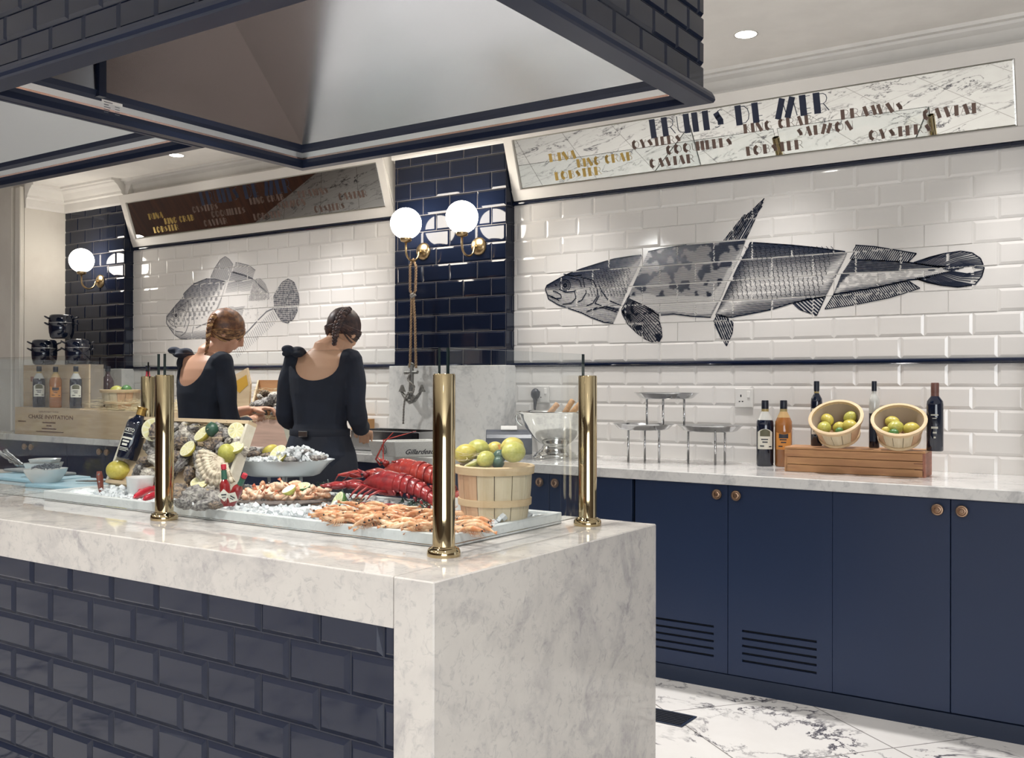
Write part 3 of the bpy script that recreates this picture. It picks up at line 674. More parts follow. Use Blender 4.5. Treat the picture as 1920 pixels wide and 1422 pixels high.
# ================================================================ FISH PRINTED ON THE TILES
def inpoly(p, poly):
    x, y = p; c = False; n = len(poly)
    for i in range(n):
        x1, y1 = poly[i]; x2, y2 = poly[i-1]
        if (y1 > y) != (y2 > y) and x < (x2-x1)*(y-y1)/(y2-y1)+x1: c = not c
    return c
def fish_mural(name, label, inkmat, yface, build):
    c0 = None; mb = MB()
    t = {'mb': mb}
    def W2(p): q = AY(p[0], p[1], yface); return (q.x, q.z)
    rows = [1.419+.099*k for k in range(10)]
    def joint(x, z):
        k = int((z-1.419)//.099); zz = (z-1.419) % .099
        if zz < .0028 or zz > .0968: return True
        ph = 1.505 % .1985 if x > -4 else 1.5 % .1985; x0 = -3.185 if x > -4 else -6.72
        a = (x-x0-ph-(.09925 if k % 2 else 0)) % .1985
        return a < .0028 or a > .1963
    def quad(pts):
        cx = sum(p[0] for p in pts)/len(pts); cz = sum(p[1] for p in pts)/len(pts)
        if joint(cx, cz): return
        mb.quad(*[Vector((p[0], yface-.0008, p[1])) for p in pts])
    def hatch(px, ang, sp, tone, step=.007, world=False):
        poly = px if world else [W2(p) for p in px]
        ca, sa = math.cos(ang), math.sin(ang)
        rp = [(x*ca+z*sa, -x*sa+z*ca) for x, z in poly]
        y = min(p[1] for p in rp)+sp*.5; ymax = max(p[1] for p in rp)
        cy_lo, cy_hi = min(p[1] for p in poly), max(p[1] for p in poly)
        while y < ymax:
            xs = []
            for i in range(len(rp)):
                (x1, y1), (x2, y2) = rp[i-1], rp[i]
                if (y1 > y) != (y2 > y): xs.append(x1+(x2-x1)*(y-y1)/(y2-y1))
            xs.sort()
            for a, b in zip(xs[::2], xs[1::2]):
                n = max(1, int((b-a)/step)); prev = None
                for i in range(n+1):
                    xx = a+(b-a)*i/n; wx, wz = xx*ca-y*sa, xx*sa+y*ca
                    tt = max(0, min(1, tone(wx, wz))); cur = (xx, tt*sp*.5)
                    if prev and (prev[1]+cur[1]) > sp*.16:
                        q = [(prev[0], y-prev[1]), (cur[0], y-cur[1]), (cur[0], y+cur[1]), (prev[0], y+prev[1])]
                        quad([(u*ca-v*sa, u*sa+v*ca) for u, v in q])
                    prev = cur
            y += sp
    def line(px, w, world=False):
        pts = px if world else [W2(p) for p in px]
        for (x1, y1), (x2, y2) in zip(pts, pts[1:]):
            L_ = math.hypot(x2-x1, y2-y1)
            if L_ < 1e-6: continue
            n = max(1, int(L_/.012)); nx, ny = -(y2-y1)/L_*w/2, (x2-x1)/L_*w/2
            for i in range(n):
                a, b = i/n, (i+1)/n
                A, B = (x1+(x2-x1)*a, y1+(y2-y1)*a), (x1+(x2-x1)*b, y1+(y2-y1)*b)
                quad([(A[0]-nx, A[1]-ny), (B[0]-nx, B[1]-ny), (B[0]+nx, B[1]+ny), (A[0]+nx, A[1]+ny)])
    def vpos(poly, x, z):   # 0 bottom .. 1 top of the outline at x
        ys = []
        for i in range(len(poly)):
            (x1, y1), (x2, y2) = poly[i-1], poly[i]
            if (x1 > x) != (x2 > x): ys.append(y1+(y2-y1)*(x-x1)/(x2-x1))
        if len(ys) < 2: return .5
        return (z-min(ys))/max(1e-4, max(ys)-min(ys))
    build(W2, hatch, line, vpos)
    o = mb.build(name, inkmat, None, fix=False)
    xs = [v.co.x for v in o.data.vertices]; zs = [v.co.z for v in o.data.vertices]
    c = Vector(((min(xs)+max(xs))/2, yface, (min(zs)+max(zs))/2)); o.data.transform(Matrix.Translation(-c)); o.location = c
    return tag(o, label, 'mural')
def c4(*p): return [(1010+x/4.923, 380+y/4.923) for x, y in p]
def c5(*p): return [(1380+x/3.84, 430+y/3.84) for x, y in p]
def nz(x, z, s, o=0): return mnoise.noise(Vector((x*s+o, z*s, o*1.7)))
def long_fish(W2, hatch, line, vpos):
    A = c4((62,800),(75,765),(190,700),(280,655),(400,610),(560,560),(700,520),(830,500),(968,482),(900,640),(820,800),(760,950),(690,1115),(600,1105),(480,1060),(400,1020),(270,975),(180,945),(90,890),(80,850))
    B = c4((1010,455),(1120,430),(1300,400),(1450,375),(1600,365),(1780,350),(1915,340),(1860,500),(1740,740),(1700,850),(1590,1060),(1500,1055),(1400,1050),(1250,1030),(1110,1040),(1000,980),(820,880))
    Cc = c4((1630,1040),(1740,800),(1830,600),(1940,400))+c5((105,95),(400,115),(600,135),(805,165),(760,260),(690,400),(645,485),(410,530),(250,580),(100,610),(0,628))+c4((1780,1060),(1660,1050))
    D = c5((830,218),(1000,224),(1240,238),(1400,262),(1600,278),(1600,292),(1400,345),(1300,362),(1240,368),(1000,420),(700,470),(755,330))
    wa, wb, wc, wd = [[W2(p) for p in q] for q in (A, B, Cc, D)]
    def ta(x, z):
        v = vpos(wa, x, z); return .22+.75*max(0, (v-.55)/.45)**.8+.30*abs(nz(x, z, 60))+.18*max(0, (.3-v)/.3)
    def tb(x, z):
        v = vpos(wb, x, z)
        if v < .28: return .16+.25*(v < .04)+.1*abs(nz(x, z, 50))
        bl = nz(x, z, 17, 3)+.5*nz(x, z, 40, 5)
        return (.95 if bl > .10-.42*(v-.55) else .36+.1*v)
    def tc(x, z):
        v = vpos(wc, x, z); sc = abs(math.sin(x*95+3*math.sin(z*60)))*abs(math.sin(z*80+1.5))
        return .78*max(0, (v-.45)/.55)**1.1+.20+.5*max(0, (.26-v)/.26)+.12*(sc-.5)
    def td(x, z):
        v = vpos(wd, x, z); return (.8 if v > .6 else .18+.5*max(0, (.2-v)/.2))+.15*nz(x, z, 60)
    hatch(A, .02, .0062, ta); hatch(B, .0, .0062, tb); hatch(Cc, .0, .0062, tc); hatch(D, -.02, .0062, td)
    for q in (A[:9], A[12:]+A[:1], B[:7], B[10:16], Cc[3:8], Cc[10:], D[:6], D[6:11]): line(q, .006)
    # scales of the flank
    for px in range(1400, 1565, 9):
        for k, py in enumerate(range(466, 560, 9)):
            x_ = px+(4 if k % 2 else 0)-(py-466)*.36
            line([(x_-4, py-4), (x_, py), (x_-1, py+5)], .0022)
    for px in range(1112, 1180, 6):
        for k, py in enumerate(range(505, 555, 6)):
            line([(px+(k % 2)*3-(py-505)*.2, py-2), (px+3+(k % 2)*3-(py-505)*.2, py), (px+1+(k % 2)*3-(py-505)*.2, py+3)], .0026)
    # head: eye, mouth, gill covers
    e = c4((245, 765))[0]
    for r, w_ in ((10.5, .005), (7.4, .004), (3.0, .012)): line([(e[0]+r*.95*math.cos(a), e[1]+r*math.sin(a)) for a in [2*PI*i/20 for i in range(21)]], w_)
    for q in (((62,815),(150,820),(205,850),(210,880),(160,890),(110,870)), ((85,855),(130,870),(190,905)), ((390,690),(440,700),(500,720),(545,800),(540,870),(500,930),(440,955)), ((410,700),(420,760),(440,830),(400,900),(340,930)),
              ((330,820),(345,880),(300,930),(220,940)), ((560,770),(590,830),(640,900),(760,950)), ((560,860),(520,930),(600,960),(740,1000)), ((150,752),(158,766),(168,760)), ((190,800),(250,830),(320,820),(370,800)), ((440,1010),(560,960),(720,1010)), ((500,990),(620,960),(740,985)), ((300,700),(380,720),(395,780)), ((230,660),(330,680),(400,670))):
        line(c4(*q), .0055)
    # fins
    F1 = c4((820,880),(930,930),(1050,990),(1100,1040),(1130,1150),(1140,1240),(1110,1290),(1050,1290),(980,1260),(900,1200),(820,1120),(770,1030),(765,990))
    for i in range(17):
        s = i/16; a = (800+20*(1-s)-30*s, 890+120*s); k = [(1115,1050),(1135,1130),(1142,1230),(1115,1285),(1050,1290),(980,1262),(900,1200),(820,1120)]
        f = s*(len(k)-1); j = min(int(f), len(k)-2); b = (k[j][0]+(k[j+1][0]-k[j][0])*(f-j), k[j][1]+(k[j+1][1]-k[j][1])*(f-j))
        line(c4(a, ((a[0]+b[0])/2+20*(1-s), (a[1]+b[1])/2-14), b), .0045)
    hatch(F1, .9, .0075, lambda x, z: .3+.7*(nz(x, z, 38, 9) > .28)+.25*(nz(x, z, 90) > .1)); line(F1+F1[:1], .0035)
    F2 = c4((1650,1030),(1720,1050),(1795,1110),(1790,1200),(1735,1325),(1680,1240),(1615,1100)); hatch(F2, -1.15, .011, lambda x, z: .62+.4*nz(x, z, 60)); line(F2+F2[:1], .004)
    F3 = c5((410,535),(460,580),(580,622),(645,485),(520,500)); hatch(F3, -.75, .013, lambda x, z: .58); line(F3+F3[:1], .004)
    F4 = c5((860,115),(1000,125),(1150,150),(1300,175),(1240,236),(1000,222),(820,215)); hatch(F4, 1.0, .0085, lambda x, z: .55+.3*nz(x, z, 30)); line(F4[:5], .005)
    F5 = c5((700,475),(1000,425),(1240,372),(1325,425),(1250,450),(1100,495),(850,545),(640,575)); hatch(F5, -.95, .0085, lambda x, z: .58+.4*nz(x, z, 40)); line(F5+F5[:1], .004)
    T = c5((1280,240),(1400,200),(1500,175),(1620,158),(1700,170),(1760,210),(1788,275),(1770,340),(1720,400),(1600,418),(1480,405),(1380,385),(1310,360)); line(T, .005)
    k = c5((1400,200),(1500,175),(1620,158),(1700,170),(1760,210),(1780,245),(1788,275),(1785,305),(1770,340),(1720,400),(1660,412),(1600,418),(1480,405),(1380,385))
    for i in range(40):
        s = i/39; f = s*(len(k)-1); j = min(int(f), len(k)-2); b = (k[j][0]+(k[j+1][0]-k[j][0])*(f-j), k[j][1]+(k[j+1][1]-k[j][1])*(f-j))
        c_ = c5((1290+260*min(1, 2*min(s, 1-s)), 245+110*s))[0]; line([c_, ((c_[0]+b[0])/2, (c_[1]+b[1])/2+(-6 if s < .5 else 6)*(1-abs(2*s-1))), b], .0042)
    # dorsal spine: separate dark bars
    for a, b, c_, d in (((1357,451),(1362,451),(1402,403),(1396,402)), ((1366,450),(1374,450),(1408,405),(1404,399)), ((1378,449),(1386,449),(1412,405),(1409,398)), ((1390,448),(1399,448),(1420,402),(1416,402))):
        hatch([a, b, c_, d], 1.0, .0075, lambda x, z: .75+.4*nz(x, z, 60)); line([a, d], .003); line([b, c_], .003)
    hatch([(1402,402),(1433,372),(1428,390),(1416,404)], .9, .007, lambda x, z: .85+.5*nz(x, z, 70)); line([(1402,402),(1433,372),(1416,408)], .003)
fish_mural('fish_mural', 'long dark fish print cut into slanted pieces on the white tiles', M['ink'], WY-.001, long_fish)
def c6(*p): return [(290+x/6.194, 460+y/6.194) for x, y in p]
def round_fish(W2, hatch, line, vpos):
    A = c6((140,830),(250,690),(320,620),(340,560),(450,450),(600,390),(700,392),(835,425),(765,660),(600,1080),(420,1092),(300,1085),(230,1040),(170,960),(135,900))
    B = c6((895,300),(1150,390),(1040,740),(880,1230),(700,1250),(620,1090),(780,680))
    Cc = c6((1150,400),(1330,570),(1390,600),(1400,660),(1380,735),(1300,770),(1200,870),(1100,980),(1000,1080),(920,1180),(1060,740))
    wa = [W2(p) for p in A]
    def ta(x, z):
        v = vpos(wa, x, z); return .16+.65*max(0, (v-.6)/.4)+.4*max(0, (.14-v)/.14)+.28*(math.sin(x*120)*math.sin(z*90) > .3)*(v > .35)
    hatch(A, .1, .0075, ta); hatch(B, .05, .009, lambda x, z: .10+.34*max(0, (z-1.92)/.1)+.16*(abs(z-1.80) < .035))
    hatch(Cc, .6, .009, lambda x, z: .12+.35*(z > 1.87 and x < -5.2)*(nz(x, z, 60)+.5)+.1*abs(nz(x, z, 50)))
    line(A[:8], .006); line(A[9:]+A[:1], .005); line([Cc[0], Cc[1]], .003); line(Cc[4:10], .007); line(c6((905,312),(1030,345),(1140,392)), .010)
    e = c6((248, 815))[0]
    for r, w_ in ((5.5, .004), (2.0, .012)): line([(e[0]+r*math.cos(a), e[1]+r*math.sin(a)) for a in [2*PI*i/16 for i in range(17)]], w_)
    for q in (((140,850),(190,920),(260,960)), ((260,740),(330,690),(390,650),(400,760),(400,900),(360,1010),(300,1060)), ((420,680),(450,780),(460,900),(430,1040)), ((170,950),(250,1000),(330,1010)), ((330,800),(360,900),(340,960)), ((480,960),(540,930),(640,890)), ((300,680),(350,720),(370,800)), ((180,860),(230,900),(240,960)), ((210,780),(300,740),(350,760))): line(c6(*q), .0045)
    F = c6((650,375),(700,260),(760,170),(820,130),(870,165),(912,225),(860,410),(760,400)); hatch(F, 1.25, .010, lambda x, z: .42); line(F[:6], .0035)
    F = c6((940,200),(1000,210),(1100,235),(1170,290),(1140,385),(905,305)); hatch(F, .2, .009, lambda x, z: .34); line(F[:4], .003)
    F = c6((1150,395),(1225,380),(1290,450),(1330,560),(1230,500)); hatch(F, .9, .010, lambda x, z: .38)
    T = c6((1380,600),(1420,520),(1480,430),(1550,390),(1620,430),(1670,560),(1680,640),(1660,760),(1610,860),(1540,905),(1480,890),(1430,820),(1385,740)); line(T, .004)
    hatch(T, .0, .013, lambda x, z: .32+.5*(nz(x, z, 70, 4) > .12))
    hatch(T, 1.5, .016, lambda x, z: .22)
    for i in range(26):
        s = i/25; a = (1370-450*s, 760+430*s); b = (a[0]+60-80*s*.2, a[1]+120); line(c6(a, b), .0035)
fish_mural('fish_mural', 'pale grey round fish print on the tiles behind the left-hand person', mat('grey_print_ink_light', '6f7077', .3), WY-.001, round_fish)

# ================================================================ THINGS ON THE BACK COUNTER, RIGHT
FH = Vector((FWD.x, FWD.y, 0)).normalized(); RH = Vector((FH.y, -FH.x, 0))
def place(px, py, z, r=0.0): return AZ(px, py, z)+FH*r
def dep(p): return (Vector(p)-CAM).dot(FWD)
def sz(npx, p): return npx*dep(p)/F_PX
def facing(p): d = CAM-Vector(p); return math.atan2(d.y, d.x)+PI/2     # local -Y turned to the camera
def zof(px, py, p):     # height of pixel py on the vertical axis through p
    d = ray(px, py); k = (Vector((p[0], p[1], 0))-Vector((CAM.x, CAM.y, 0))).dot(FH)/d.dot(FH); return CAM.z+d.z*k
def text_into(mb, txt, size, fr, shear=0, w=None, font=None):
    cu = bpy.data.curves.new('t', 'FONT'); cu.body = txt; cu.size = size; cu.shear = shear; cu.resolution_u = 2; cu.offset = size*.018
    ob = bpy.data.objects.new('t', cu); COL.objects.link(ob); dg = bpy.context.evaluated_depsgraph_get()
    me = bpy.data.meshes.new_from_object(ob.evaluated_get(dg)); bpy.data.objects.remove(ob); bpy.data.curves.remove(cu)
    xs = [v.co.x for v in me.vertices]; W_ = max(xs)-min(xs) if xs else 1; k = 1 if w is None else w/W_
    mb.add([fr((v.co.x-min(xs))*k, v.co.y) for v in me.vertices], [tuple(p.vertices) for p in me.polygons]); bpy.data.meshes.remove(me)
def arc(mb, r, z0, z1, a0, a1, n=12, top=None):
    vs = []
    for i in range(n+1):
        s = i/n; a = a0+(a1-a0)*s-PI/2; zz = z1+(top(s) if top else 0)
        vs += [(r*math.cos(a), r*math.sin(a), z0), (r*math.cos(a), r*math.sin(a), zz)]
    mb.add(vs, [(2*i, 2*i+2, 2*i+3, 2*i+1) for i in range(n)])
M['g_dark'] = mat('dark_bottle_glass', '10182a', .04, 0, Coat_Weight=.5)
M['g_amber'] = mat('amber_drink_glass', '9a6334', .05, 0, Coat_Weight=.5)
M['g_brown'] = mat('brown_drink_glass', '3b2a30', .05, 0, Coat_Weight=.5)
M['g_clear'] = mat('pale_clear_glass', 'b9b9b4', .04, 0, Coat_Weight=.6)
M['g_red'] = mat('red_drink_glass', 'a52a38', .06, 0, Coat_Weight=.5)
M['label'] = mat('cream_bottle_label', 'd6d3c6', .6); M['label_olive'] = mat('olive_label_crest', '5c5a45', .6)
M['label_orange'] = mat('orange_bottle_label', 'd08a3e', .6); M['print'] = mat('dark_label_print', '2a2c36', .6)
M['cap_black'] = mat('black_bottle_cap', '141a28', .35); M['cap_brown'] = mat('brown_foil_cap', '6b4a42', .4); M['cap_gold'] = mat('gold_foil_neck', 'b08d4e', .3, .8)
M['print_pale'] = mat('pale_label_print', 'b4b2a6', .6); M['foil_band'] = mat('gold_band_print', 'a2905e', .4)
def bottle(px, py, pt, hw, z, kind, label, group=None, tilt=None, y=None):
    """px,py base pixel, pt top pixel row, hw half width px"""
    p = place(px, py, z); r = sz(hw, p); p = p+FH*r*.9
    if y is not None: p = Vector((AY(px, py, y).x, y, z)); r = sz(hw, p)
    H = zof(px, pt, p)-z; t = thing(kind+'_bottle' if kind in ('sauce',) else 'bottle', label, 'bottle', p, facing(p), group)
    K = {
     'syrup': ([(0,0),(.9,0),(1,.02),(1,.60),(.97,.68),(.62,.78),(.38,.84),(.34,.86),(.34,.88)], .87, .36),
     'wine': ([(0,0),(.92,0),(1,.015),(1,.68),(.94,.73),(.60,.785),(.44,.81),(.42,.83),(.42,.86)], .85, .42),
     'round': ([(0,0),(.9,0),(1,.02),(1,.55),(1.02,.62),(.80,.70),(.45,.77),(.36,.84),(.36,.88)], .87, .38)}
    shape = {'red': 'round', 'dark_round': 'round'}.get(kind, 'wine' if kind in ('wine_white', 'wine_clear', 'wine_black') else 'syrup')
    prof, zc, rc = K[shape]
    body = {'syrup_dark': 'g_dark', 'syrup_amber': 'g_amber', 'syrup_brown': 'g_brown', 'wine_white': 'g_dark', 'wine_clear': 'g_dark', 'wine_black': 'g_dark', 'dark_round': 'g_brown', 'red': 'g_red'}[kind]
    cut = {'syrup_dark': .70, 'syrup_amber': .74, 'syrup_brown': .70, 'wine_clear': .52}.get(kind)
    if cut:
        import bisect
        lo = [q for q in prof if q[1] < cut]; hi = [q for q in prof if q[1] > cut]
        a, b = lo[-1], hi[0]; rr = a[0]+(b[0]-a[0])*(cut-a[1])/(b[1]-a[1])
        MB().lathe([(q[0]*r, q[1]*H) for q in lo+[(rr, cut), (rr*.97, cut)]], 24).build('body', M[body], t, True, ang=50)
        MB().lathe([(q[0]*r, q[1]*H) for q in [(rr, cut+.001)]+hi], 24).build('clear_neck', M['g_clear'] if kind != 'syrup_amber' else mat('pale_amber_glass', 'b99a6c', .04), t, True, ang=50)
    else: MB().lathe([(q[0]*r, q[1]*H) for q in prof], 24).build('body', M[body], t, True, ang=50)
    cm = {'wine_black': 'cap_brown', 'red': 'cap_black'}.get(kind, 'cap_black')
    MB().lathe([(rc*r*1.12, zc*H), (rc*r*1.15, zc*H+.002), (rc*r*1.15, .985*H), (rc*r*1.05, H), (0, H)], 20).build('cap', M[cm], t, True, ang=50)
    mb = MB()
    if kind.startswith('syrup'):
        lm = 'label_orange' if kind == 'syrup_amber' else 'label'
        arc(mb, r*1.012, .26*H, .52*H, -.95, .95, top=(lambda s: .05*H*math.sin(PI*s)) if kind != 'syrup_amber' else (lambda s: -.03*H*(1-abs(2*s-1))))
        lb = mb.build('label', M[lm], t, True); mb = MB()
        if kind != 'syrup_amber':
            arc(mb, r*1.02, .455*H, .53*H, -.6, .6, top=lambda s: .035*H*math.sin(PI*s)); mb.build('crest', M['label_olive'], lb, True); mb = MB()
        else:
            arc(mb, r*1.02, .43*H, .50*H, -.55, .55, top=lambda s: -.06*H*(1-abs(2*s-1))*.2); mb.build('crest', M['print'], lb, True); mb = MB()
        for a0, a1, q in ((-.45, .35, .40), (-.3, .3, .36), (-.6, -.1, .30), (.45, .8, .29)): arc(mb, r*1.022, q*H, (q+.018)*H, a0, a1, 5)
        mb.build('print', M['print'], lb, True)
        MB().lathe([(rc*r*1.17, (zc-.045)*H), (rc*r*1.17, (zc-.002)*H)], 20, cap=False).build('neck_band', M['foil_band'], t, True)
    elif kind == 'wine_white':
        arc(mb, r*1.012, .18*H, .58*H, -1.0, .6); lb = mb.build('label', M['label'], t, True); mb = MB(); arc(mb, r*1.02, .22*H, .27*H, -.6, -.1, 5); mb.build('print', M['print'], lb, True)
        MB().lathe([(rc*r*1.04, .79*H), (rc*r*1.04, .84*H)], 20, cap=False).build('neck_band', M['foil_band'], t, True)
    elif kind == 'wine_black':
        for a0, a1, q, h_ in ((-.5, .4, .52, .02), (-.3, .2, .475, .012), (-.45, .35, .33, .03), (-.25, .2, .26, .025), (-.15, .1, .19, .025)): arc(mb, r*1.015, q*H, (q+h_)*H, a0, a1, 6)
        mb.build('print', M['print_pale'], t, True)
        MB().lathe([(rc*r*1.16, .80*H), (rc*r*1.12, .86*H)], 20, cap=False).build('neck_foil', M['cap_brown'], t, True)
    elif kind == 'wine_clear':
        arc(mb, r*1.012, .10*H, .34*H, -.9, .3); mb.build('label', M['navy_dark'], t, True)
    if tilt: pass
    return t
bottle(1438, 875, 751, 16.0, CH, 'syrup_dark', 'dark bottle with a cream label, left of the amber bottle beside the crate')
bottle(1473, 876, 751, 16.0, CH, 'syrup_amber', 'amber bottle with an orange label, standing against the crate end')

# long wooden crate
A_, B_, C_ = AZ(1471, 884, CH), AZ(1737, 895.5, CH), AZ(1771, 887, CH)
cw = (B_-A_).length; cr = math.atan2((B_-A_).y, (B_-A_).x)*.5; ch = zof(1737, 846, B_)-CH; cdp = .17
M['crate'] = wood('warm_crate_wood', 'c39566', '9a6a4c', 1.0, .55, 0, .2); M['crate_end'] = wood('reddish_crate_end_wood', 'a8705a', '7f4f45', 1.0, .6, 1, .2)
M['pine'] = wood('pale_pine_wood', 'c9b394', 'b09a7e', .8, .6, 0, .15); M['pine_v'] = wood('pale_pine_wood_upright', 'cbb595', 'b29b7e', .8, .6, 2, .15)
t = thing('wooden_crate', 'long closed wooden crate on the right worktop carrying two tilted baskets', 'crate', A_, cr)
mb = MB(); h3 = ch-.010
for i in range(3): mb.box((.006, 0, .001+h3*i/3), (cw-.006, .009, h3*(i+1)/3-.0012), .001)
mb.box((.006, cdp-.009, 0), (cw-.006, cdp, h3)); mb.build('side_boards', M['crate'], t)
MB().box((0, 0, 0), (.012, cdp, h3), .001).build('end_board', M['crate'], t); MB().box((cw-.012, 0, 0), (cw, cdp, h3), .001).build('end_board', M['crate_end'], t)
MB().box((0, 0, h3+.0005), (cw, cdp, ch), .001).build('lid', M['crate'], t)
mb = MB()
mb.box((cw-.045, -.0010, .055), (cw-.008, .0004, .0575)); mb.box((cw-.042, -.0010, .030), (cw-.010, .0004, .0325))
mb.build('stamp_print', mat('brown_stamp_ink', '6b4034', .7), t)
CT = CH+ch
bottle(1531, 829, 715, 10.5, CT, 'wine_white', 'slim dark bottle with white label behind the left tilted basket', y=A_.y+.13)
bottle(1639, 829, 715, 9.5, CT, 'wine_clear', 'slim bottle with a clear neck between the two tilted baskets', y=A_.y+.13)
bottle(1753, 835, 718, 15, CT, 'wine_black', 'dark bottle with a brown foil neck at the right end of the crate', y=A_.y+.09)

# slatted baskets
M['slat_a'] = wood('pale_basket_slat', 'd0c3a8', 'c0ae8e', .9, .6, 2, .1); M['slat_b'] = wood('tan_basket_slat', 'c8a584', 'b58e6c', .9, .6, 2, .1); M['hoop'] = wood('basket_hoop_wood', 'd0b894', 'bfa47e', .9, .6, 0, .1)
M['slat_in'] = mat('inner_basket_wood', 'a89786', .8)
def basket(name, label, r0, r1, h, group=None, mid=.33, n=15):
    t = thing(name, label, 'basket', (0, 0, 0), 0, group)
    for par, mm in ((0, 'slat_a'), (1, 'slat_b')):
        mb = MB()
        for k in range(n):
            if (k*7 % 5 in (1, 3)) != bool(par): continue
            a0, a1 = 2*PI*k/n+.012, 2*PI*(k+1)/n-.012; vs = []; m_ = 5
            for j in range(m_+1):
                s = j/m_; r = r0+(r1-r0)*s+.004*math.sin(PI*s)
                for a in (a0, (a0+a1)/2, a1):
                    vs.append((r*math.cos(a), r*math.sin(a), h*s))
                for a in (a1, (a0+a1)/2, a0): vs.append(((r-.003)*math.cos(a), (r-.003)*math.sin(a), h*s))
            fs = []
            for j in range(m_):
                for q in range(6): fs.append((j*6+q, j*6+(q+1) % 6, (j+1)*6+(q+1) % 6, (j+1)*6+q))
            mb.add(vs, fs+[tuple(range(6))[::-1], tuple(m_*6+q for q in range(6))])
        mb.build('slats', M[mm], t)
    MB().lathe([(r0-.004, .004), (0, .004), (0, 0), (r0-.002, 0)], 30, cap=False).build('base', M['slat_b'], t)
    MB().lathe([(r0-.004, .006), (r1-.005, h-.004)], 30, cap=False).build('lining', M['slat_in'], t, True)
    rr = r0+(r1-r0)*.93
    MB().lathe([(rr+.002, h*.86), (rr+.007, h*.865), (r1+.008, h*1.0), (r1+.005, h*1.015), (r1-.006, h*1.015), (r1-.007, h*.90)], 36, cap=False).build('rim_hoop', M['hoop'], t, True, ang=40)
    rm = r0+(r1-r0)*mid
    MB().lathe([(rm+.004, h*(mid-.06)), (rm+.008, h*(mid-.06)), (rm+.009, h*(mid+.06)), (rm+.004, h*(mid+.06))], 36, cap=False).build('lower_hoop', M['hoop'], t, True, ang=40)
    return t
M['lemon'] = speck('lemon_skin', 'c2b356', 'b5a84c', 5, .35, bmp=.12); M['lemon2'] = speck('greenish_lemon_skin', 'b6b15a', 'a4a34c', 4, .35, bmp=.12)
M['lime'] = speck('lime_skin', '3f6b3a', '4f7a3c', 5, .35, bmp=.1); M['darklime'] = speck('dark_lime_skin', '2b4a3c', '2f5141', 5, .35, bmp=.1)
def citrus_mesh(m, long=1.18):
    def f(d): return 1+.0*d.z
    mb = MB(); pr = []
    for i in range(15):
        th = PI*i/14; z = -math.cos(th)*long; r = math.sin(th)*.98
        if i == 0: z -= .02
        if i in (13,): r = max(r, .16); z += .03
        if i == 14: z += .12
        pr.append((max(r, 0), z))
    mb.lathe(pr, 18); o = mb.build('x', m, None, True); me = o.data; bpy.data.objects.remove(o); return me
CM = {k: citrus_mesh(M[k], 1.18 if 'lemon' in k else 1.08) for k in ('lemon', 'lemon2', 'lime', 'darklime')}
def citrus(kind, loc, r, rot, label, group=None):
    o = bpy.data.objects.new('lime' if 'lime' in kind else 'lemon', CM[kind]); COL.objects.link(o)
    o.location = loc; o.scale = (r, r, r); o.rotation_euler = rot; return tag(o, label, 'lime' if 'lime' in kind else 'lemon', group)
def tilted(px, py, roll, label, yb, fruits, rim_px=46, tilt=33):
    r1 = sz(rim_px, AY(px, py, yb)); r0 = r1*.72; h = r1*1.02
    t = basket('slatted_basket', label, r0, r1, h, 'tilted baskets on the crate', .12)
    base = Vector((AY(px, py, yb).x, yb, CT))
    R = Matrix.Rotation(roll*1.6, 4, FH) @ Matrix.Rotation(math.radians(tilt), 4, RH)
    lowest = min((R @ Vector((r0*math.cos(a), r0*math.sin(a), 0))).z for a in [2*PI*i/40 for i in range(40)])
    t.matrix_world = Matrix.Translation(base+Vector((0, 0, -lowest+.001))) @ R
    W_ = t.matrix_world
    for kind, fx, fy, fr, q, lab in fruits:     # fx, fy in rim-plane units
        loc = W_ @ Vector((fx*r1, fy*r1, h*q)); citrus(kind, loc, fr*r1, (rnd.random()*3, rnd.random()*3, rnd.random()*3), lab)
tilted(1574, 826, -.25, 'left tilted slatted basket of lemons on the wooden crate', A_.y+.085, [
  ('lemon2', -.47, -.26, .27, .66, 'greenish lemon at the front left of the left tilted basket'), ('lemon', -.42, .28, .25, .62, 'lemon at the back left of the left tilted basket'),
  ('lemon', .06, -.08, .24, .50, 'lemon low in the middle of the left tilted basket'), ('lemon', .50, -.10, .27, .60, 'front lemon at the right of the left tilted basket'), ('lemon2', .46, .38, .25, .62, 'back lemon at the right of the left tilted basket'),
  ('lime', .16, -.55, .15, .74, 'small lime at the front edge of the left tilted basket')])
tilted(1686, 832, -.17, 'right tilted slatted basket of lemons on the wooden crate', A_.y+.075, [
  ('lemon2', -.12, -.05, .28, .62, 'large greenish lemon in the middle of the right tilted basket'), ('lemon', -.30, .30, .25, .60, 'lemon behind the others in the right tilted basket'), ('lemon', .47, -.02, .27, .60, 'lemon at the right of the right tilted basket'),
  ('lemon', -.45, -.48, .17, .72, 'pale lemon at the front left edge of the right tilted basket'), ('lime', -.12, -.56, .2, .70, 'green lime at the front edge of the right tilted basket')])

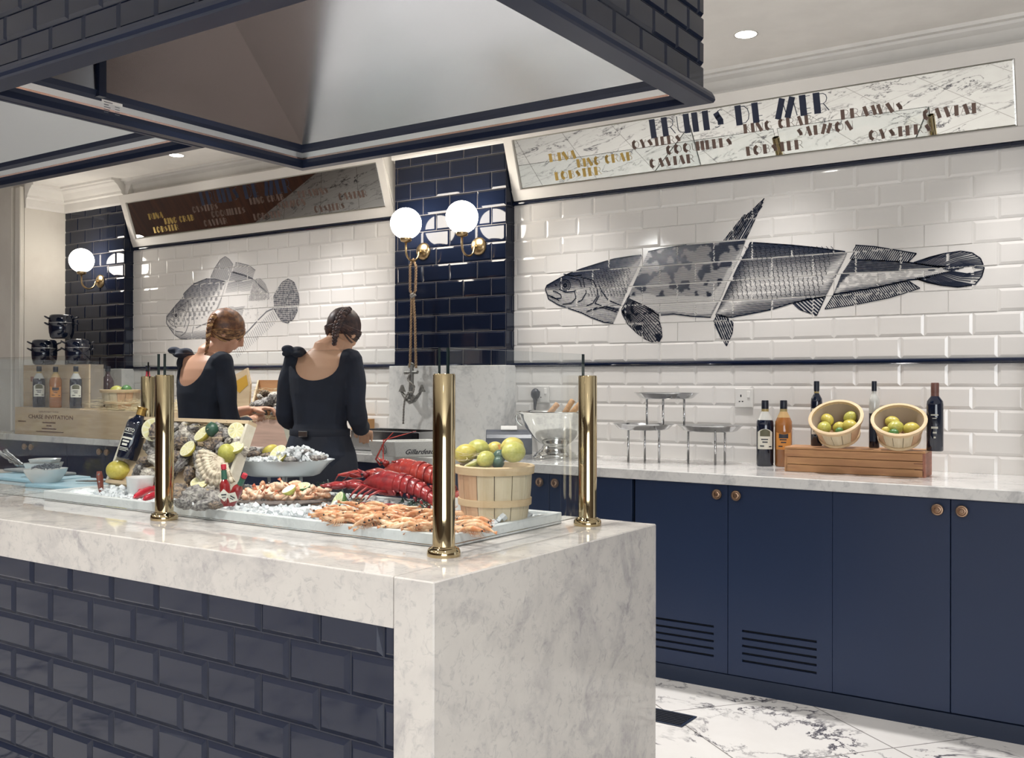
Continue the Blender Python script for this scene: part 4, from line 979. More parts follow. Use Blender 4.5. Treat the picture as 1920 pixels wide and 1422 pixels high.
# ---------------------------------------------------------------- steel tray stands
def tray_stand(px, ptop, legs, zbase, hw, label, base_py):
    p = place(px, base_py, zbase) if not isinstance(base_py, float) else None
    if p is None: p = Vector((AY(px, 800, base_py).x, base_py, zbase))
    zt = zof(px, ptop, p); r = sz(hw, p); H = zt-zbase
    t = thing('tray_stand', label, 'stand', p)
    MB().lathe([(0, H-.030), (r*.70, H-.030), (r*.82, H-.024), (r*.95, H-.004), (r, H), (r, H+.0012), (r*.94, H-.001), (r*.80, H-.021), (r*.70, H-.027), (0, H-.027)], 44, sy=.78).build('tray', M['steel_shiny'], t, True, ang=60)
    for lx, ly in legs: MB().tube([(lx*r, ly*r*.78, 0), (lx*r, ly*r*.78, H-.029)], .0055, 10).build('leg', M['steel_shiny'], t, True)
    return t
tray_stand(1206, 795, [(-.48, -.1), (-.12, .45), (.62, -.2)], CH, 60, 'lower left round steel tray on three thin legs', 866)
tray_stand(1331, 798, [(-.66, -.1), (.27, -.3), (.36, .35)], CH, 63, 'lower right round steel tray on three thin legs', 869)
zl = zof(1206, 795, place(1206, 866, CH))-.027; py_ = place(1206, 866, CH).y*.5+place(1331, 869, CH).y*.5
tray_stand(1249, 737, [(-.60, -.1), (.03, -.35), (.58, .0)], zl, 63, 'upper steel tray whose legs stand on the two lower trays', py_)

# ---------------------------------------------------------------- silver punch bowl with corks
p = place(1043, 861, CH, .085); k = dep(p)/F_PX
t = thing('punch_bowl', 'large silver footed punch bowl behind the far right brass post', 'bowl', p)
Hh = zof(1043, 771, p)-CH
pr = [(0, 0), (42, 0), (42.5, 2), (40, 4), (40, 6), (36, 8), (35.5, 11), (31, 13), (30, 16), (26, 18), (25.5, 22), (23, 25), (24.5, 27), (31, 31), (44, 44), (56, 60), (64, 76), (69, 88), (74, 92), (74, 94), (70, 93), (64, 84), (58, 66), (46, 48), (30, 35), (0, 33)]
MB().lathe([(a*k, b/94*Hh) for a, b in pr], 48).build('bowl', M['silver'], t, True, ang=60)
for s in (-1, 1):
    c_ = (RH*s*(-66*k))
    MB().tube([c_+Vector((0, 0, Hh*(.80+.11*math.cos(a))))+FH*(.018*math.sin(a))*0+RH*(-s*.012*math.cos(a))+RH*(-s*.020*abs(math.sin(a))) for a in [PI*i/8 for i in range(9)]], .0055, 8).build('handle', M['silver'], t, True)
M['cork'] = speck('tan_cork', 'c79f78', 'a9805c', 160, .9, bmp=.4)
for i, (x, y, a, L_, lb) in enumerate(((1040, 764, .85, 30, 'leftmost cork stick leaning in the silver bowl'), (1068, 760, 1.0, 38, 'longest cork stick leaning in the silver bowl'), (1082, 764, .8, 30, 'cork stick in the silver bowl nearest the brass post'))):
    c_ = Vector((0, 0, 0)); d = (RH*math.cos(a)+Vector((0, 0, math.sin(a)))+FH*.2).normalized(); q = AY(x, y, p.y-.02+.03*(i % 2)); mb = MB(); L2 = L_*k*.62
    mb.tube([d*(-L2*1.1), d*(-L2*.4), d*0, d*(L2*.42), d*(L2*.5)], [.0145, .015, .0145, .015, .010], 12); o = mb.build('cork', M['cork'], None, True, loc=q); tag(o, lb, 'cork')

# ---------------------------------------------------------------- receipt printer
p = place(954, 856, CH, .20); w_, d_, h_ = sz(43, p), .15, zof(958, 806, p)-CH
t = thing('receipt_printer', 'dark grey receipt printer with white paper, behind the lemon basket', 'printer', p, facing(p))
mb = MB(); pr = [(-d_/2, 0), (-d_/2, h_*.34)]+[(-d_/2+d_*.62*(1-math.cos(a)), h_*(.34+.66*math.sin(a))) for a in [PI/2*i/6 for i in range(1, 7)]]+[(d_/2, h_*.9), (d_/2, 0)]
mb.prism([(-w_, y, z) for y, z in pr], (2*w_, 0, 0)); o = mb.build('housing', mat('charcoal_plastic', '3a3f4c', .35), t); bv = o.modifiers.new('b', 'BEVEL'); bv.width = .004; bv.segments = 2
MB().box((-w_*.3, -d_/2-.001, h_*.05), (w_*.8, -d_/2+.002, h_*.30)).build('front_panel', mat('dark_plastic', '23283a', .3), t)
mb = MB(); mb.grid(lambda u, v: (-w_*.35+w_*.7*u, -.02+v*.03, h_+.001+.02*math.sin(v*1.8)), 1, 6); o = mb.build('paper_roll', M['paper'], t); so = o.modifiers.new('s', 'SOLIDIFY'); so.thickness = .001
# ---------------------------------------------------------------- sockets
def socket(px0, py0, px1, py1, label, plug=False, dbl=False):
    a, b = AY(px0, py0, WY-.006), AY(px1, py1, WY-.006); c = (a+b)/2; t = thing('wall_socket', label, 'socket', (c.x, WY-.001, c.z)); w, h = .046, .046
    MB().box((-w, -.010, -h), (w, .0, h), .002).build('plate', mat('white_plastic', 'd9d7d3', .3), t)
    mb = MB(); mb.box((-.018, -.0108, .004), (-.012, -.0095, .016)); mb.box((-.026, -.0108, -.020), (-.019, -.0095, -.015)); mb.box((-.010, -.0108, -.020), (-.003, -.0095, -.015))
    mb.build('pin_holes', M['slot'], t); MB().box((.016, -.014, .0), (.032, -.009, .034), .002).build('switch', mat('white_switch', 'e2e0dc', .3), t)
    if plug:
        g = thing('mains_plug', 'black mains plug with hanging cable in the left wall socket', 'plug', (c.x-.03, WY-.011, c.z)); mk = mat('black_rubber', '161b29', .4)
        MB().ell((0, -.02, 0), (.028, .020, .032), 16, 10, lambda d: 1 if d.z > -.3 else 1).build('plug_body', mk, g, True)
        MB().tube([(0, -.02, -.02), (0, -.022, -.05), (-.002, -.022, -.075), (0, -.02, -.13), (.01, -.015, -.20)], [.014, .010, .006, .0045, .0045], 8).build('cable', mk, g, True)
    return t
socket(1003, 722, 1031, 757, 'white wall socket with a black plug above the silver bowl', True)
socket(1380, 731, 1411, 762, 'white empty wall socket above the amber bottle')

# ---------------------------------------------------------------- white fish box, steel pan, small card box
p = place(742, 858, CH); t = thing('fish_box', 'white polystyrene shellfish box with script lettering, right of the standing people', 'box', p, 0)
M['poly'] = speck('white_polystyrene', 'dddcd8', 'd3d1cc', 200, .7)
def ctr(d, a, b): return Vector((a, b, d))
u1 = (-RH*.80+FH*.60).normalized(); u2 = (RH*.94+FH*.34).normalized(); hb = zof(742, 828, p)-CH
base = [Vector((0, 0, 0)), u2*.30, u2*.30+u1*.17, u1*.17]; flare = .02
cen = sum(base, Vector())/4; top = [(q-cen)*1.13+cen+Vector((0, 0, hb)) for q in base]
mb = MB(); inn = [(q-cen)*.97+cen+Vector((0, 0, hb)) for q in base]; flo = [(q-cen)*.92+cen+Vector((0, 0, .012)) for q in base]
mb.add(base+top+inn+flo, [(0,3,2,1),(0,1,5,4),(1,2,6,5),(2,3,7,6),(3,0,4,7),(4,5,9,8),(5,6,10,9),(6,7,11,10),(7,4,8,11),(8,9,13,12),(9,10,14,13),(10,11,15,14),(11,8,12,15),(12,13,14,15)])
o = mb.build('box_body', M['poly'], t); bv = o.modifiers.new('b', 'BEVEL'); bv.width = .006; bv.segments = 2; bv.limit_method = 'ANGLE'
mb = MB(); e = base[0]; f = base[1]; g = top[0]; hh = top[1]
def onf(u, v): a = e.lerp(f, u); b = g.lerp(hh, u); q = a.lerp(b, v); return q-FH*.0015
text_into(mb, 'Gillardeau', .036, lambda x, y: onf(.18+x/.30, .18+y/hb*1.0), .45, w=.15)
mb.build('script_lettering', M['print'], t)
mb = MB(); mb.T = Matrix.Identity(4)
def onl(u, v): a = base[0].lerp(base[3], u); b = top[0].lerp(top[3], u); return a.lerp(b, v)-FH*.0015-RH*.0005
mb.tube([onl(.42+.10*math.cos(a), .5+.30*math.sin(a)) for a in [2*PI*i/16 for i in range(17)]], .0012, 5, cap=False); mb.tube([onl(.38, .3), onl(.42, .7), onl(.47, .3)], .0014, 5)
mb.build('round_emblem', M['print'], t)
p = place(735, 853, CH, .34); t = thing('steel_pan', 'shallow steel pan behind the white shellfish box', 'pan', p, .0); hp = zof(722, 808, p)-CH
mb = MB(); a, b = .25, .13; mb.box((-a, -b, 0), (a, b, .003)); mb.box((-a, -b, 0), (-a+.003, b, hp)); mb.box((a-.003, -b, 0), (a, b, hp)); mb.box((-a, -b, 0), (a, -b+.003, hp)); mb.box((-a, b-.003, 0), (a, b, hp)); mb.build('pan_body', M['steel_shiny'], t)
mb = MB(); mb.box((-a-.016, -b-.016, hp), (a+.016, -b+.002, hp+.004), .001); mb.box((-a-.016, b-.002, hp), (a+.016, b+.016, hp+.004), .001); mb.box((-a-.016, -b, hp), (-a+.002, b, hp+.004)); mb.box((a-.002, -b, hp), (a+.016, b, hp+.004)); mb.build('pan_rim', M['steel_shiny'], t)
q0, q1 = AY(668, 806, 4.64), AY(692, 786, 4.64); t = thing('card_box', 'small brown box with red print by the wall, behind the steel pan', 'box', ((q0.x+q1.x)/2, 4.63, CH))
hw_ = (q1.x-q0.x)/2+.01; MB().box((-hw_, -.03, 0), (hw_, .05, q1.z-CH), .001).build('box_body', mat('tan_card', 'b58a5c', .8), t)
mb = MB(); [mb.box((-hw_*.7, -.0315, q1.z-CH-.05-.02*i), (hw_*(.5-.2*i), -.0295, q1.z-CH-.04-.02*i)) for i in range(3)]; mb.build('print', mat('red_box_print', '8a4a35', .7), t)

# ================================================================ SHARED SEAFOOD SHAPES
M['oys_a'] = speck('grey_oyster_shell', 'a19d97', '5a5556', 3.2, .75, .40, .60, .9); M['oys_b'] = speck('pale_oyster_shell', 'cbc5b8', '7f7771', 2.6, .75, .38, .60, .9); M['oys_c'] = speck('brown_oyster_shell', '94826f', '4b474a', 3.0, .75, .40, .60, .9)
def oyster_data(seed, m):
    r = random.Random(seed); so = seed*3.7; mb = MB(); a_ = r.uniform(.62, .82)
    def f(d):
        th = math.atan2(d.y, d.x); rim = 1+.14*mnoise.noise(Vector((d.x*2+so, d.y*2, so)))+.06*math.sin(th*9+so)
        lay = .05*math.sin(14*math.acos(max(-1, min(1, abs(d.z))))+3*mnoise.noise(Vector((d.x*3, d.y*3, so))))
        return rim*(1+lay*1.3+.07*mnoise.noise(Vector((d.x*4+so, d.y*4, d.z*4)))+.05*mnoise.noise(Vector((d.x*9+so, d.y*9, d.z*9))))*(1+.15*d.x)
    mb.ell((0, 0, 0), (1, a_, .42), 34, 20, f)
    # frilled lip between the two valves
    vs = []; n = 40
    for k in range(n):
        th = 2*PI*k/n; d = Vector((math.cos(th), math.sin(th), 0)); q = f(d)*(1.06+.05*math.sin(th*13+so)); w = .03*math.sin(th*7+so)
        vs += [(d.x*q*.9, d.y*a_*q*.9, .05+w), (d.x*q*1.02, d.y*a_*q*1.02, w), (d.x*q*.9, d.y*a_*q*.9, -.05+w)]
    mb.add(vs, [(3*k, 3*((k+1) % n), 3*((k+1) % n)+1, 3*k+1) for k in range(n)]+[(3*k+1, 3*((k+1) % n)+1, 3*((k+1) % n)+2, 3*k+2) for k in range(n)])
    o = mb.build('x', m, None, True, fix=False); me = o.data; bpy.data.objects.remove(o); return me
OYS = [oyster_data(i, M[('oys_a', 'oys_b', 'oys_c')[i % 3]]) for i in range(7)]
def oyster(loc, r, rot, label, group, k=None):
    o = bpy.data.objects.new('oyster', OYS[rnd.randrange(7) if k is None else k]); COL.objects.link(o)
    o.location = loc; o.rotation_euler = rot; o.scale = (r, r, r); return tag(o, label, 'oyster', group)
M['straw'] = mat('pale_wood_straw', 'cdbf9f', .8)
def straw(name, label, pts, rad, n, L_=.05, z=.01, seed=1, thick=.0007):
    """loose wood wool lying in a region: one object, nobody could count it"""
    r = random.Random(seed); mb = MB()
    for i in range(n):
        c = pts(r.random(), r.random()); a = r.random()*2*PI; k = r.uniform(-60, 60); p = Vector(c)+Vector((0, 0, r.random()*z)); q = []
        dz = r.uniform(-.3, .35)
        for j in range(6): q.append(p.copy()); p = p+Vector((math.cos(a), math.sin(a), dz*math.sin(j)))*(L_/5); a += k*L_/5*.5
        mb.tube(q, thick, 3, cap=False)
    o = mb.build(name, M['straw'], None, fix=False); return tag(o, label, 'wood wool', None, 'stuff')

# ================================================================ BACK COUNTER, LEFT
a, b = AZ(28, 811, CH), AZ(150, 816.5, CH); wA = b.x-a.x; yA = 4.05; xa = AY(28, 812, yA).x; xb = AY(150, 812, yA).x; xc = AY(316, 812, yA-.03).x
hA = zof(88, 765, Vector(((xa+xb)/2, yA, 0)))-CH
def crate_box(name, label, x0, x1, y0, d, h, m, open_top=False):
    t = thing(name, label, 'crate', (x0, y0, CH)); w = x1-x0; k = .012
    MB().box((0, 0, 0), (w, k, h), .001).build('front_board', m, t); MB().box((0, d-k, 0), (w, d, h), .001).build('back_board', m, t)
    MB().box((0, k, 0), (k, d-k, h)).build('end_board', M['pine_v'], t); MB().box((w-k, k, 0), (w, d-k, h)).build('end_board', M['pine_v'], t)
    if not open_top: MB().box((k, k, h-k), (w-k, d-k, h-.001)).build('lid', m, t)
    else: MB().box((k, k, .0), (w-k, d-k, .012)).build('base_board', m, t)
    return t
t = crate_box('wine_crate', 'printed pale wine crate at the far left under three bottles', xa, xb, yA, .36, hA, M['pine']); w = xb-xa
mb = MB(); fr = lambda x, y: Vector((x, -.0012, y))
def line_(txt, x0, z0, size, ww): text_into(mb, txt, size, lambda x, y: fr(x0+x, z0+y), 0, ww)
line_('CHASE INVITATION', w*.22, hA*.60, hA*.20, w*.68); line_('GRAND VIN', w*.38, hA*.83, hA*.07, w*.3)
for q, ww, x0 in ((.44, .2, .44), (.33, .08, .5), (.22, .22, .43)): mb.box((w*x0, -.0012, hA*q), (w*(x0+ww), .0003, hA*(q+.045)))
mb.box((w*.05, -.0012, hA*.46), (w*.18, .0003, hA*.50)); mb.box((w*.34, -.0012, hA*.12), (w*.76, .0003, hA*.15)); mb.build('stencil_print', mat('faded_stencil_ink', '64493f', .8), kids(t)[0])
t2 = crate_box('wine_crate', 'plain pale wine crate filled with wood wool, right of the printed crate', xb+.002, xc, yA-.03, .34, hA*.97, M['pine'], True)
CZ = CH+hA
for px, pt, kd, lb in ((73, 687, 'syrup_dark', 'leftmost dark bottle with cream label on the printed crate'), (104, 688, 'syrup_amber', 'orange labelled bottle between two dark ones on the printed crate'), (142, 687, 'syrup_dark', 'dark cream-labelled bottle right of the orange labelled one, on the printed crate')):
    bottle(px, 764, pt, 11, CZ, kd, lb, y=yA+.055)
# upright crate with the pots
x0, x1 = AY(45, 720, yA+.115).x, AY(168, 720, yA+.115).x; hB = zof(110, 684, Vector(((x0+x1)/2, yA+.12, 0)))-CZ
t = thing('wooden_crate', 'tall pale crate standing behind the left bottles, black pots on top', 'crate', (x0, yA+.11, CZ))
mb = MB(); wB = x1-x0
for i in range(3): mb.box((0, 0, hB*i/3+.001), (wB, .012, hB*(i+1)/3-.001), .001)
mb.build('front_boards', M['pine'], t); MB().box((0, .0125, 0), (wB, .115, hB-.001)).build('body', wood('grey_crate_side', '8d8273', '6f665b', .8), t)  # body darker and greyer than the front boards
MB().box((wB*.12, -.001, hB*.60), (wB*.17, .0005, hB*.72)).build('round_mark', mat('faded_red_stamp', '8a5a50', .8), t)
# black enamel pots
M['enamel'] = mat('black_enamel', '10182a', .07, 0, Coat_Weight=.6); M['chrome'] = mat('chrome_rim', 'c4c6c8', .12, 1)
def pot(px, pyb, pyt, hw, label, y, zb):
    p = Vector((AY(px, pyb, y).x, y, zb)); r = sz(hw, p); H = zof(px, pyt, p)-zb; t = thing('mussel_pot', label, 'pot', p, facing(p), 'black enamel pots stacked on the crate')
    MB().lathe([(0, 0), (r*.72, 0), (r*.86, H*.06), (r*.97, H*.25), (r, H*.45), (r, H*.63), (r*1.02, H*.64)], 32).build('pot_body', M['enamel'], t, True, ang=60)
    MB().lathe([(r*1.02, H*.645), (r*1.03, H*.65), (r*1.02, H*.665), (r*1.0, H*.67)], 32, cap=False).build('rim', M['chrome'], t, True)
    MB().lathe([(r*1.0, H*.672), (r*.99, H*.80), (r*.93, H*.93), (r*.82, H*.985), (r*.5, H*.97), (0, H*.97)], 32, cap=False).build('lid', M['enamel'], t, True, ang=60)
    for s in (-1, 1):
        for q in (.56, .82):
            MB().tube([(s*r*.93, -.03, H*q), (s*r*1.2, -.026, H*q+.012), (s*r*1.27, 0, H*q+.016), (s*r*1.2, .026, H*q+.012), (s*r*.93, .03, H*q)], .006, 8).build('handle', M['enamel'], t, True)
    return t
pz = CZ+hB; yp = yA+.165
pa = pot(83, 684, 637, 22.5, 'lower left black enamel pot on the tall crate', yp, pz); pot(146, 684, 636, 22.5, 'lower right black enamel pot on the tall crate', yp, pz)
pot(115, 636, 590, 22.5, 'topmost black enamel pot resting on the two others', yp, zof(115, 637, pa.location))
# straw, basket, limes and bottles on the filled crate
zs = CH+hA*.93
straw('wood_wool', 'pale wood wool heaped in the left filled crate', lambda u, v: (xb+.05+(xc-xb-.1)*u, yA+.02+.24*v, zs+.0), 0, 700, .10, .085, 3, .0010)
tag(MB().box((xb+.03, yA-.005, CH+.014), (xc-.03, yA+.28, zs)).build('wood_wool', M['straw'], None), 'packed wood wool filling the left crate', 'wood wool', None, 'stuff')
x_ = AY(221, 740, yA+.10).x; bs = basket('slatted_basket', 'pale slatted basket half sunk in wood wool left of the far brass post', .10, .135, .13); bs.location = (x_, yA+.13, zof(221, 730, Vector((x_, yA+.13, 0)))-.135)
bz = bs.location.z+.13
citrus('lime', (x_+.10, yA+.10, bz), .035, (1, .3, 0), 'dark lime on the left sunken basket'); citrus('lemon2', (x_+.01, yA+.08, bz-.012), .042, (.3, 1.2, .5), 'greenish lemon on the left sunken basket')
bottle(202, 760, 687, 11, zs+.02, 'dark_round', 'round shouldered brown bottle behind the sunken left basket', y=yA+.285)
bottle(277, 760, 686, 9.5, zs+.02, 'red', 'red bottle beside the far left brass post', y=yA+.2)
# labelled jar behind the left-hand person
p = Vector((AY(337, 770, 4.40).x, 4.40, CH)); t = thing('sauce_tub', 'orange and white tub left of the left-hand person', 'tub', p, facing(p)); r = sz(9, p); H = zof(337, 745, p)-CH
MB().lathe([(0, 0), (r, 0), (r, H*.55)], 20, cap=False).build('tub_body', mat('orange_tub', 'c98345', .4), t, True); MB().lathe([(r, H*.55), (r*1.02, H*.56), (r, H*.8), (r*.6, H*.9), (r*.6, H), (0, H)], 20, cap=False).build('lid', M['label'], t, True)

# ---------------------------------------------------------------- crates of oysters between the two people
def open_crate(name, label, BLp, u, v, n, W_, V_, D_, m, m2, th=.011):
    """rim plane spanned by u (width) and v, opening towards n, depth D_ behind it"""
    t = thing(name, label, 'crate', BLp); B = lambda a0, a1, b0, b1, c0, c1, nm, mm: MBq(a0, a1, b0, b1, c0, c1).build(nm, mm, t)
    def MBq(a0, a1, b0, b1, c0, c1):
        mb = MB(); q = [u*a+v*b+n*c for c in (c0, c1) for a, b in ((a0, b0), (a1, b0), (a1, b1), (a0, b1))]
        return mb.add(q, [(0,3,2,1),(4,5,6,7),(0,1,5,4),(1,2,6,5),(2,3,7,6),(3,0,4,7)])
    B(0, W_, 0, th, -D_, 0, 'lower_board', m); B(0, W_, V_-th, V_, -D_, 0, 'upper_board', m)
    B(0, th, th, V_-th, -D_, 0, 'end_board', m2); B(W_-th, W_, th, V_-th, -D_, 0, 'end_board', m2); B(th, W_-th, th, V_-th, -D_, -D_+.008, 'back_board', m)
    return t
yq = 4.10; X0, X1 = AY(459, 846, yq).x, AY(547, 846, yq).x
zt = zof(495, 788, Vector(((X0+X1)/2, yq+.10, 0)))
t = thing('oyster_crate', 'open wooden crate heaped with oysters on the worktop between the two people', 'crate', ((X0+X1)/2, yq, CH))
hw0, hw1 = (X1-X0)/2, (AY(525, 790, yq+.1).x-AY(463, 790, yq+.1).x)/2; xo = (AY(494, 790, yq+.1).x)-(X0+X1)/2; zz = zt-CH
M['crate_shade'] = wood('shaded_pink_crate_wood', '9c7f6f', '7d6559', .7, .7, 0, .2)  # shade on the crate front is put into its wood colour
mb = MB(); k = .012
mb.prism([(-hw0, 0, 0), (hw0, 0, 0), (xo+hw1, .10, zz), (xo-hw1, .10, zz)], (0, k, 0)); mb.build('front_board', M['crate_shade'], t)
O_ = t.location
def pq(px, py, dy):
    q = AY(px, py, yq+dy)-O_
    if py > 820: q.z = .0005
    return q
mb = MB(); mb.prism([pq(458, 846, .002), pq(463, 789, .102), pq(483, 713, .34), pq(478, 830, .34)], (k, 0, 0)); mb.build('end_board', M['pine'], t)
mb = MB(); mb.prism([pq(546, 846, .002), pq(525, 789, .102), pq(545, 716, .34), pq(556, 830, .34)], (-k, 0, 0)); mb.build('end_board', M['pine'], t)
mb = MB(); mb.prism([pq(476, 832, .345), pq(558, 832, .345), pq(546, 713, .345), pq(484, 713, .345)], (0, k, 0)); mb.build('back_board', wood('warm_pine_board', 'b98a62', 'a3744f', .6, .6, 0), t)
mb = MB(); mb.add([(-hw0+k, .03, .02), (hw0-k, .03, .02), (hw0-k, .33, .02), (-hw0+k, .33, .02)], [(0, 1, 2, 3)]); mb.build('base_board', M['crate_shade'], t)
q = [AY(x, y, yq+.30) for x, y in ((423, 713), (463, 690), (469, 720), (463, 843), (428, 843))]; c_ = q[0]
t2 = thing('crate_lid', 'tilted crate lid with a yellow label beside the left-hand person', 'lid', Vector((q[3].x, q[3].y, CH)))
q = [p_-Vector((0, 0, q[3].z-CH))*(1 if i > 2 else 0) for i, p_ in enumerate(q)]
mb = MB(); mb.prism([p_-q[3] for p_ in q], (0, .014, 0)); mb.build('board', M['pine'], t2)
qq = [AY(x, y, yq+.298) for x, y in ((431, 722), (462, 703), (465, 722), (449, 737))]; mb = MB(); mb.prism([p_-q[3] for p_ in qq], (0, .001, 0)); mb.build('yellow_label', mat('mustard_label', 'b98f35', .6), t2, loc=None)
for i, (px, py, rr, yy, lb) in enumerate(((512, 742, 15, .26, 'large pale oyster at the top of the oyster heap between the two people'), (498, 752, 13, .20, ''), (484, 757, 12, .16, ''), (505, 765, 13, .15, ''), (520, 760, 12, .16, ''), (478, 768, 11, .13, ''), (494, 772, 11, .12, ''), (515, 776, 10, .12, ''), (488, 745, 11, .25, ''), (520, 748, 11, .22, ''), (497, 738, 11, .28, ''), (475, 760, 10, .2, ''), (503, 755, 12, .13, ''), (524, 768, 11, .12, ''), (512, 752, 12, .14, ''))):
    p = AY(px, py, yq+yy); oyster(p, sz(rr*1.0, p), (rnd.uniform(-.9, .9), rnd.uniform(-.9, .9), rnd.random()*6), lb or 'oyster in the heap filling the wooden crate between the two people', 'oysters in the crate between the people', 1 if i == 0 else None)
straw('wood_wool', 'wood wool spilling over the oyster crate between the two people', lambda u, v: tuple(AY(470+52*u, 786-8*v, yq+.10+.03*v)), 0, 60, .06, .01, 9, .0009)
straw('wood_wool', 'wood wool behind the oyster heap between the two people', lambda u, v: tuple(AY(482+40*u, 742-12*v, yq+.30)), 0, 60, .07, .01, 10, .0009)
mb = MB(); q = [AY(x, y, yq-.02) for x, y in ((527, 787), (556, 785), (549, 845), (545, 852))]; q2 = [p_+Vector((0, .004, 0)) for p_ in q]
mb.prism(q, (0, .004, 0)); o = mb.build('paper_sheet', mat('cream_paper', 'cfccba', .8), None); c_ = sum((v.co for v in o.data.vertices), Vector())/8; o.data.transform(Matrix.Translation(-c_)); o.location = c_; tag(o, 'cream paper sheet hanging beside the oyster crate, left of the right-hand person', 'paper')

# ================================================================ ON THE ISLAND: LEFT
M['china'] = mat('white_china', 'e0e0de', .12); M['foil'] = speck('crumpled_foil', 'b8babb', '8c8f93', 60, .25, metal=.8, bmp=.6)
def sqbowl(px, py, hw, hpx, label, z=IH, fill=False, r=.0, rz=.5):
    p = place(px, py, z, r); R = sz(hw, p); p = p+FH*R*.8; H = sz(hpx, p); t = thing('square_bowl', label, 'bowl', p, rz)
    def ring(s, zz, rr=.25):
        out = []
        for k in range(32):
            a = 2*PI*k/32; c, d = math.cos(a), math.sin(a); m_ = (abs(c)**4+abs(d)**4)**(-.25); out.append((c*m_*s, d*m_*s, zz))
        return out
    pr = [(.38, 0), (.46, 0), (.66, .35), (.84, .72), (.92, 1.0), (.90, 1.0), (.82, .74), (.62, .38), (.40, .10)]
    vs = []; 
    for s, h in pr: vs += ring(s*R, h*H)
    n = 32; fs = [(i*n+k, i*n+(k+1) % n, (i+1)*n+(k+1) % n, (i+1)*n+k) for i in range(len(pr)-1) for k in range(n)]+[tuple(range(n))[::-1], tuple((len(pr)-1)*n+k for k in range(n))]
    MB().add(vs, fs).build('bowl_body', M['china'], t, True, ang=50)
    return t, p, R, H
t, p, R, H = sqbowl(72, 913, 37, 31, 'white square bowl heaped with grey flakes at the far left of the island')
mb = MB(); r_ = random.Random(4)
for i in range(90):
    a = r_.random()*2*PI; q = R*.62*math.sqrt(r_.random()); d = Vector((r_.uniform(-1, 1), r_.uniform(-1, 1), r_.uniform(-.3, .6))).normalized(); c_ = Vector((q*math.cos(a), q*math.sin(a), H*.95+.022*(1-q/R)))
    mb.tube([c_-d*.011, c_, c_+d*.011], [.002, .0035, .0015], 5)
tag(mb.build('grey_flakes', speck('grey_flakes', '7d828a', '3f444e', 90, .6), None, True, loc=p), 'dark grey flakes piled in the front white bowl', 'flakes', None, 'stuff')
t, p, R, H = sqbowl(42, 906, 33, 30, 'lower white bowl of the stack behind the front bowl', r=.13)
t2 = sqbowl(46, 904, 32, 22, 'upper white bowl of the stack, rolls of foil leaning in it', z=IH+H+.001, r=.13); t2[0].location = (p.x+.01, p.y, IH+H*.62)
for i, (x0, y0, x1, y1, lb) in enumerate(((-6, 845, 36, 874, 'leftmost crumpled foil roll leaning in the stacked bowls'), (10, 846, 44, 874, 'crumpled foil roll leaning in the stacked bowls, nearest the front bowl'))):
    a, b = AY(x0, y0, p.y), AY(x1, y1, p.y+.0); c_ = (a+b)/2; mb = MB(); n = 9
    mb.tube([(a.lerp(b, j/n)-c_)+Vector((0, .002*math.sin(j*2), .003*math.sin(j*3+i))) for j in range(n+1)], [.010+.003*math.sin(j*2.3+i) for j in range(n+1)], 10, flat=.7)
    tag(mb.build('foil_roll', M['foil'], None, True, loc=c_), lb, 'foil')
M['board_blue'] = mat('pale_blue_plastic', '9fc3d3', .35)
def board(x0, y0, x1, y1, rz, label, z=IH, h=.014):
    c_ = ((x0+x1)/2, (y0+y1)/2, z); o = MB().box((-(x1-x0)/2, -(y1-y0)/2, 0), ((x1-x0)/2, (y1-y0)/2, h), .003).build('cutting_board', M['board_blue'], None, loc=c_); o.rotation_euler = (0, 0, rz)
    return tag(o, label, 'cutting board')
board(-4.45, 2.33, -3.98, 2.58, .0, 'pale blue cutting board behind the white bowls')
board(-3.93, 2.26, -3.53, 2.56, .10, 'pale blue cutting board with tongs on it, left of the oyster crate')
o = MB().box((-.22, -.045, 0), (.22, .045, .012), .004).build('grey_tray', mat('grey_plastic', '8d9193', .4), None, loc=(-4.30, 2.53, IH+.0145)); tag(o, 'narrow grey tray behind the stacked white bowls', 'tray')
t = thing('tongs', 'grey steel tongs lying on the pale blue cutting board', 'tongs', (-3.66, 2.42, IH+.020), .5)
for s in (-1, 1): MB().tube([(-.11, 0, .003), (-.05, .012*s, .004), (.05, .02*s, .004), (.10, .012*s, .002)], [.003, .005, .005, .008], 6, flat=.5).build('arm', M['steel_dark'], t, True)
# knife handle standing in the ice
p = place(190, 926, .905); a, b = AY(186, 884, p.y), AY(190, 926, p.y); t = thing('oyster_knife', 'brown wooden knife handle stuck upright in the ice', 'knife', p)
MB().tube([b-p-Vector((0, 0, .004)), (b-p).lerp(a-p, .3), (b-p).lerp(a-p, .75), a-p], [.008, .011, .0135, .010], 10, flat=.6).build('handle', wood('dark_red_wood', '7a4236', '5c2f28', 2, .35, 2), t, True)
for q in (.22, .55, .86): MB().ell((b-p).lerp(a-p, q)-FH*.0085-RH*.0, (.0035, .0035, .0035), 8, 6).build('rivet', M['steel_shiny'], t, True)

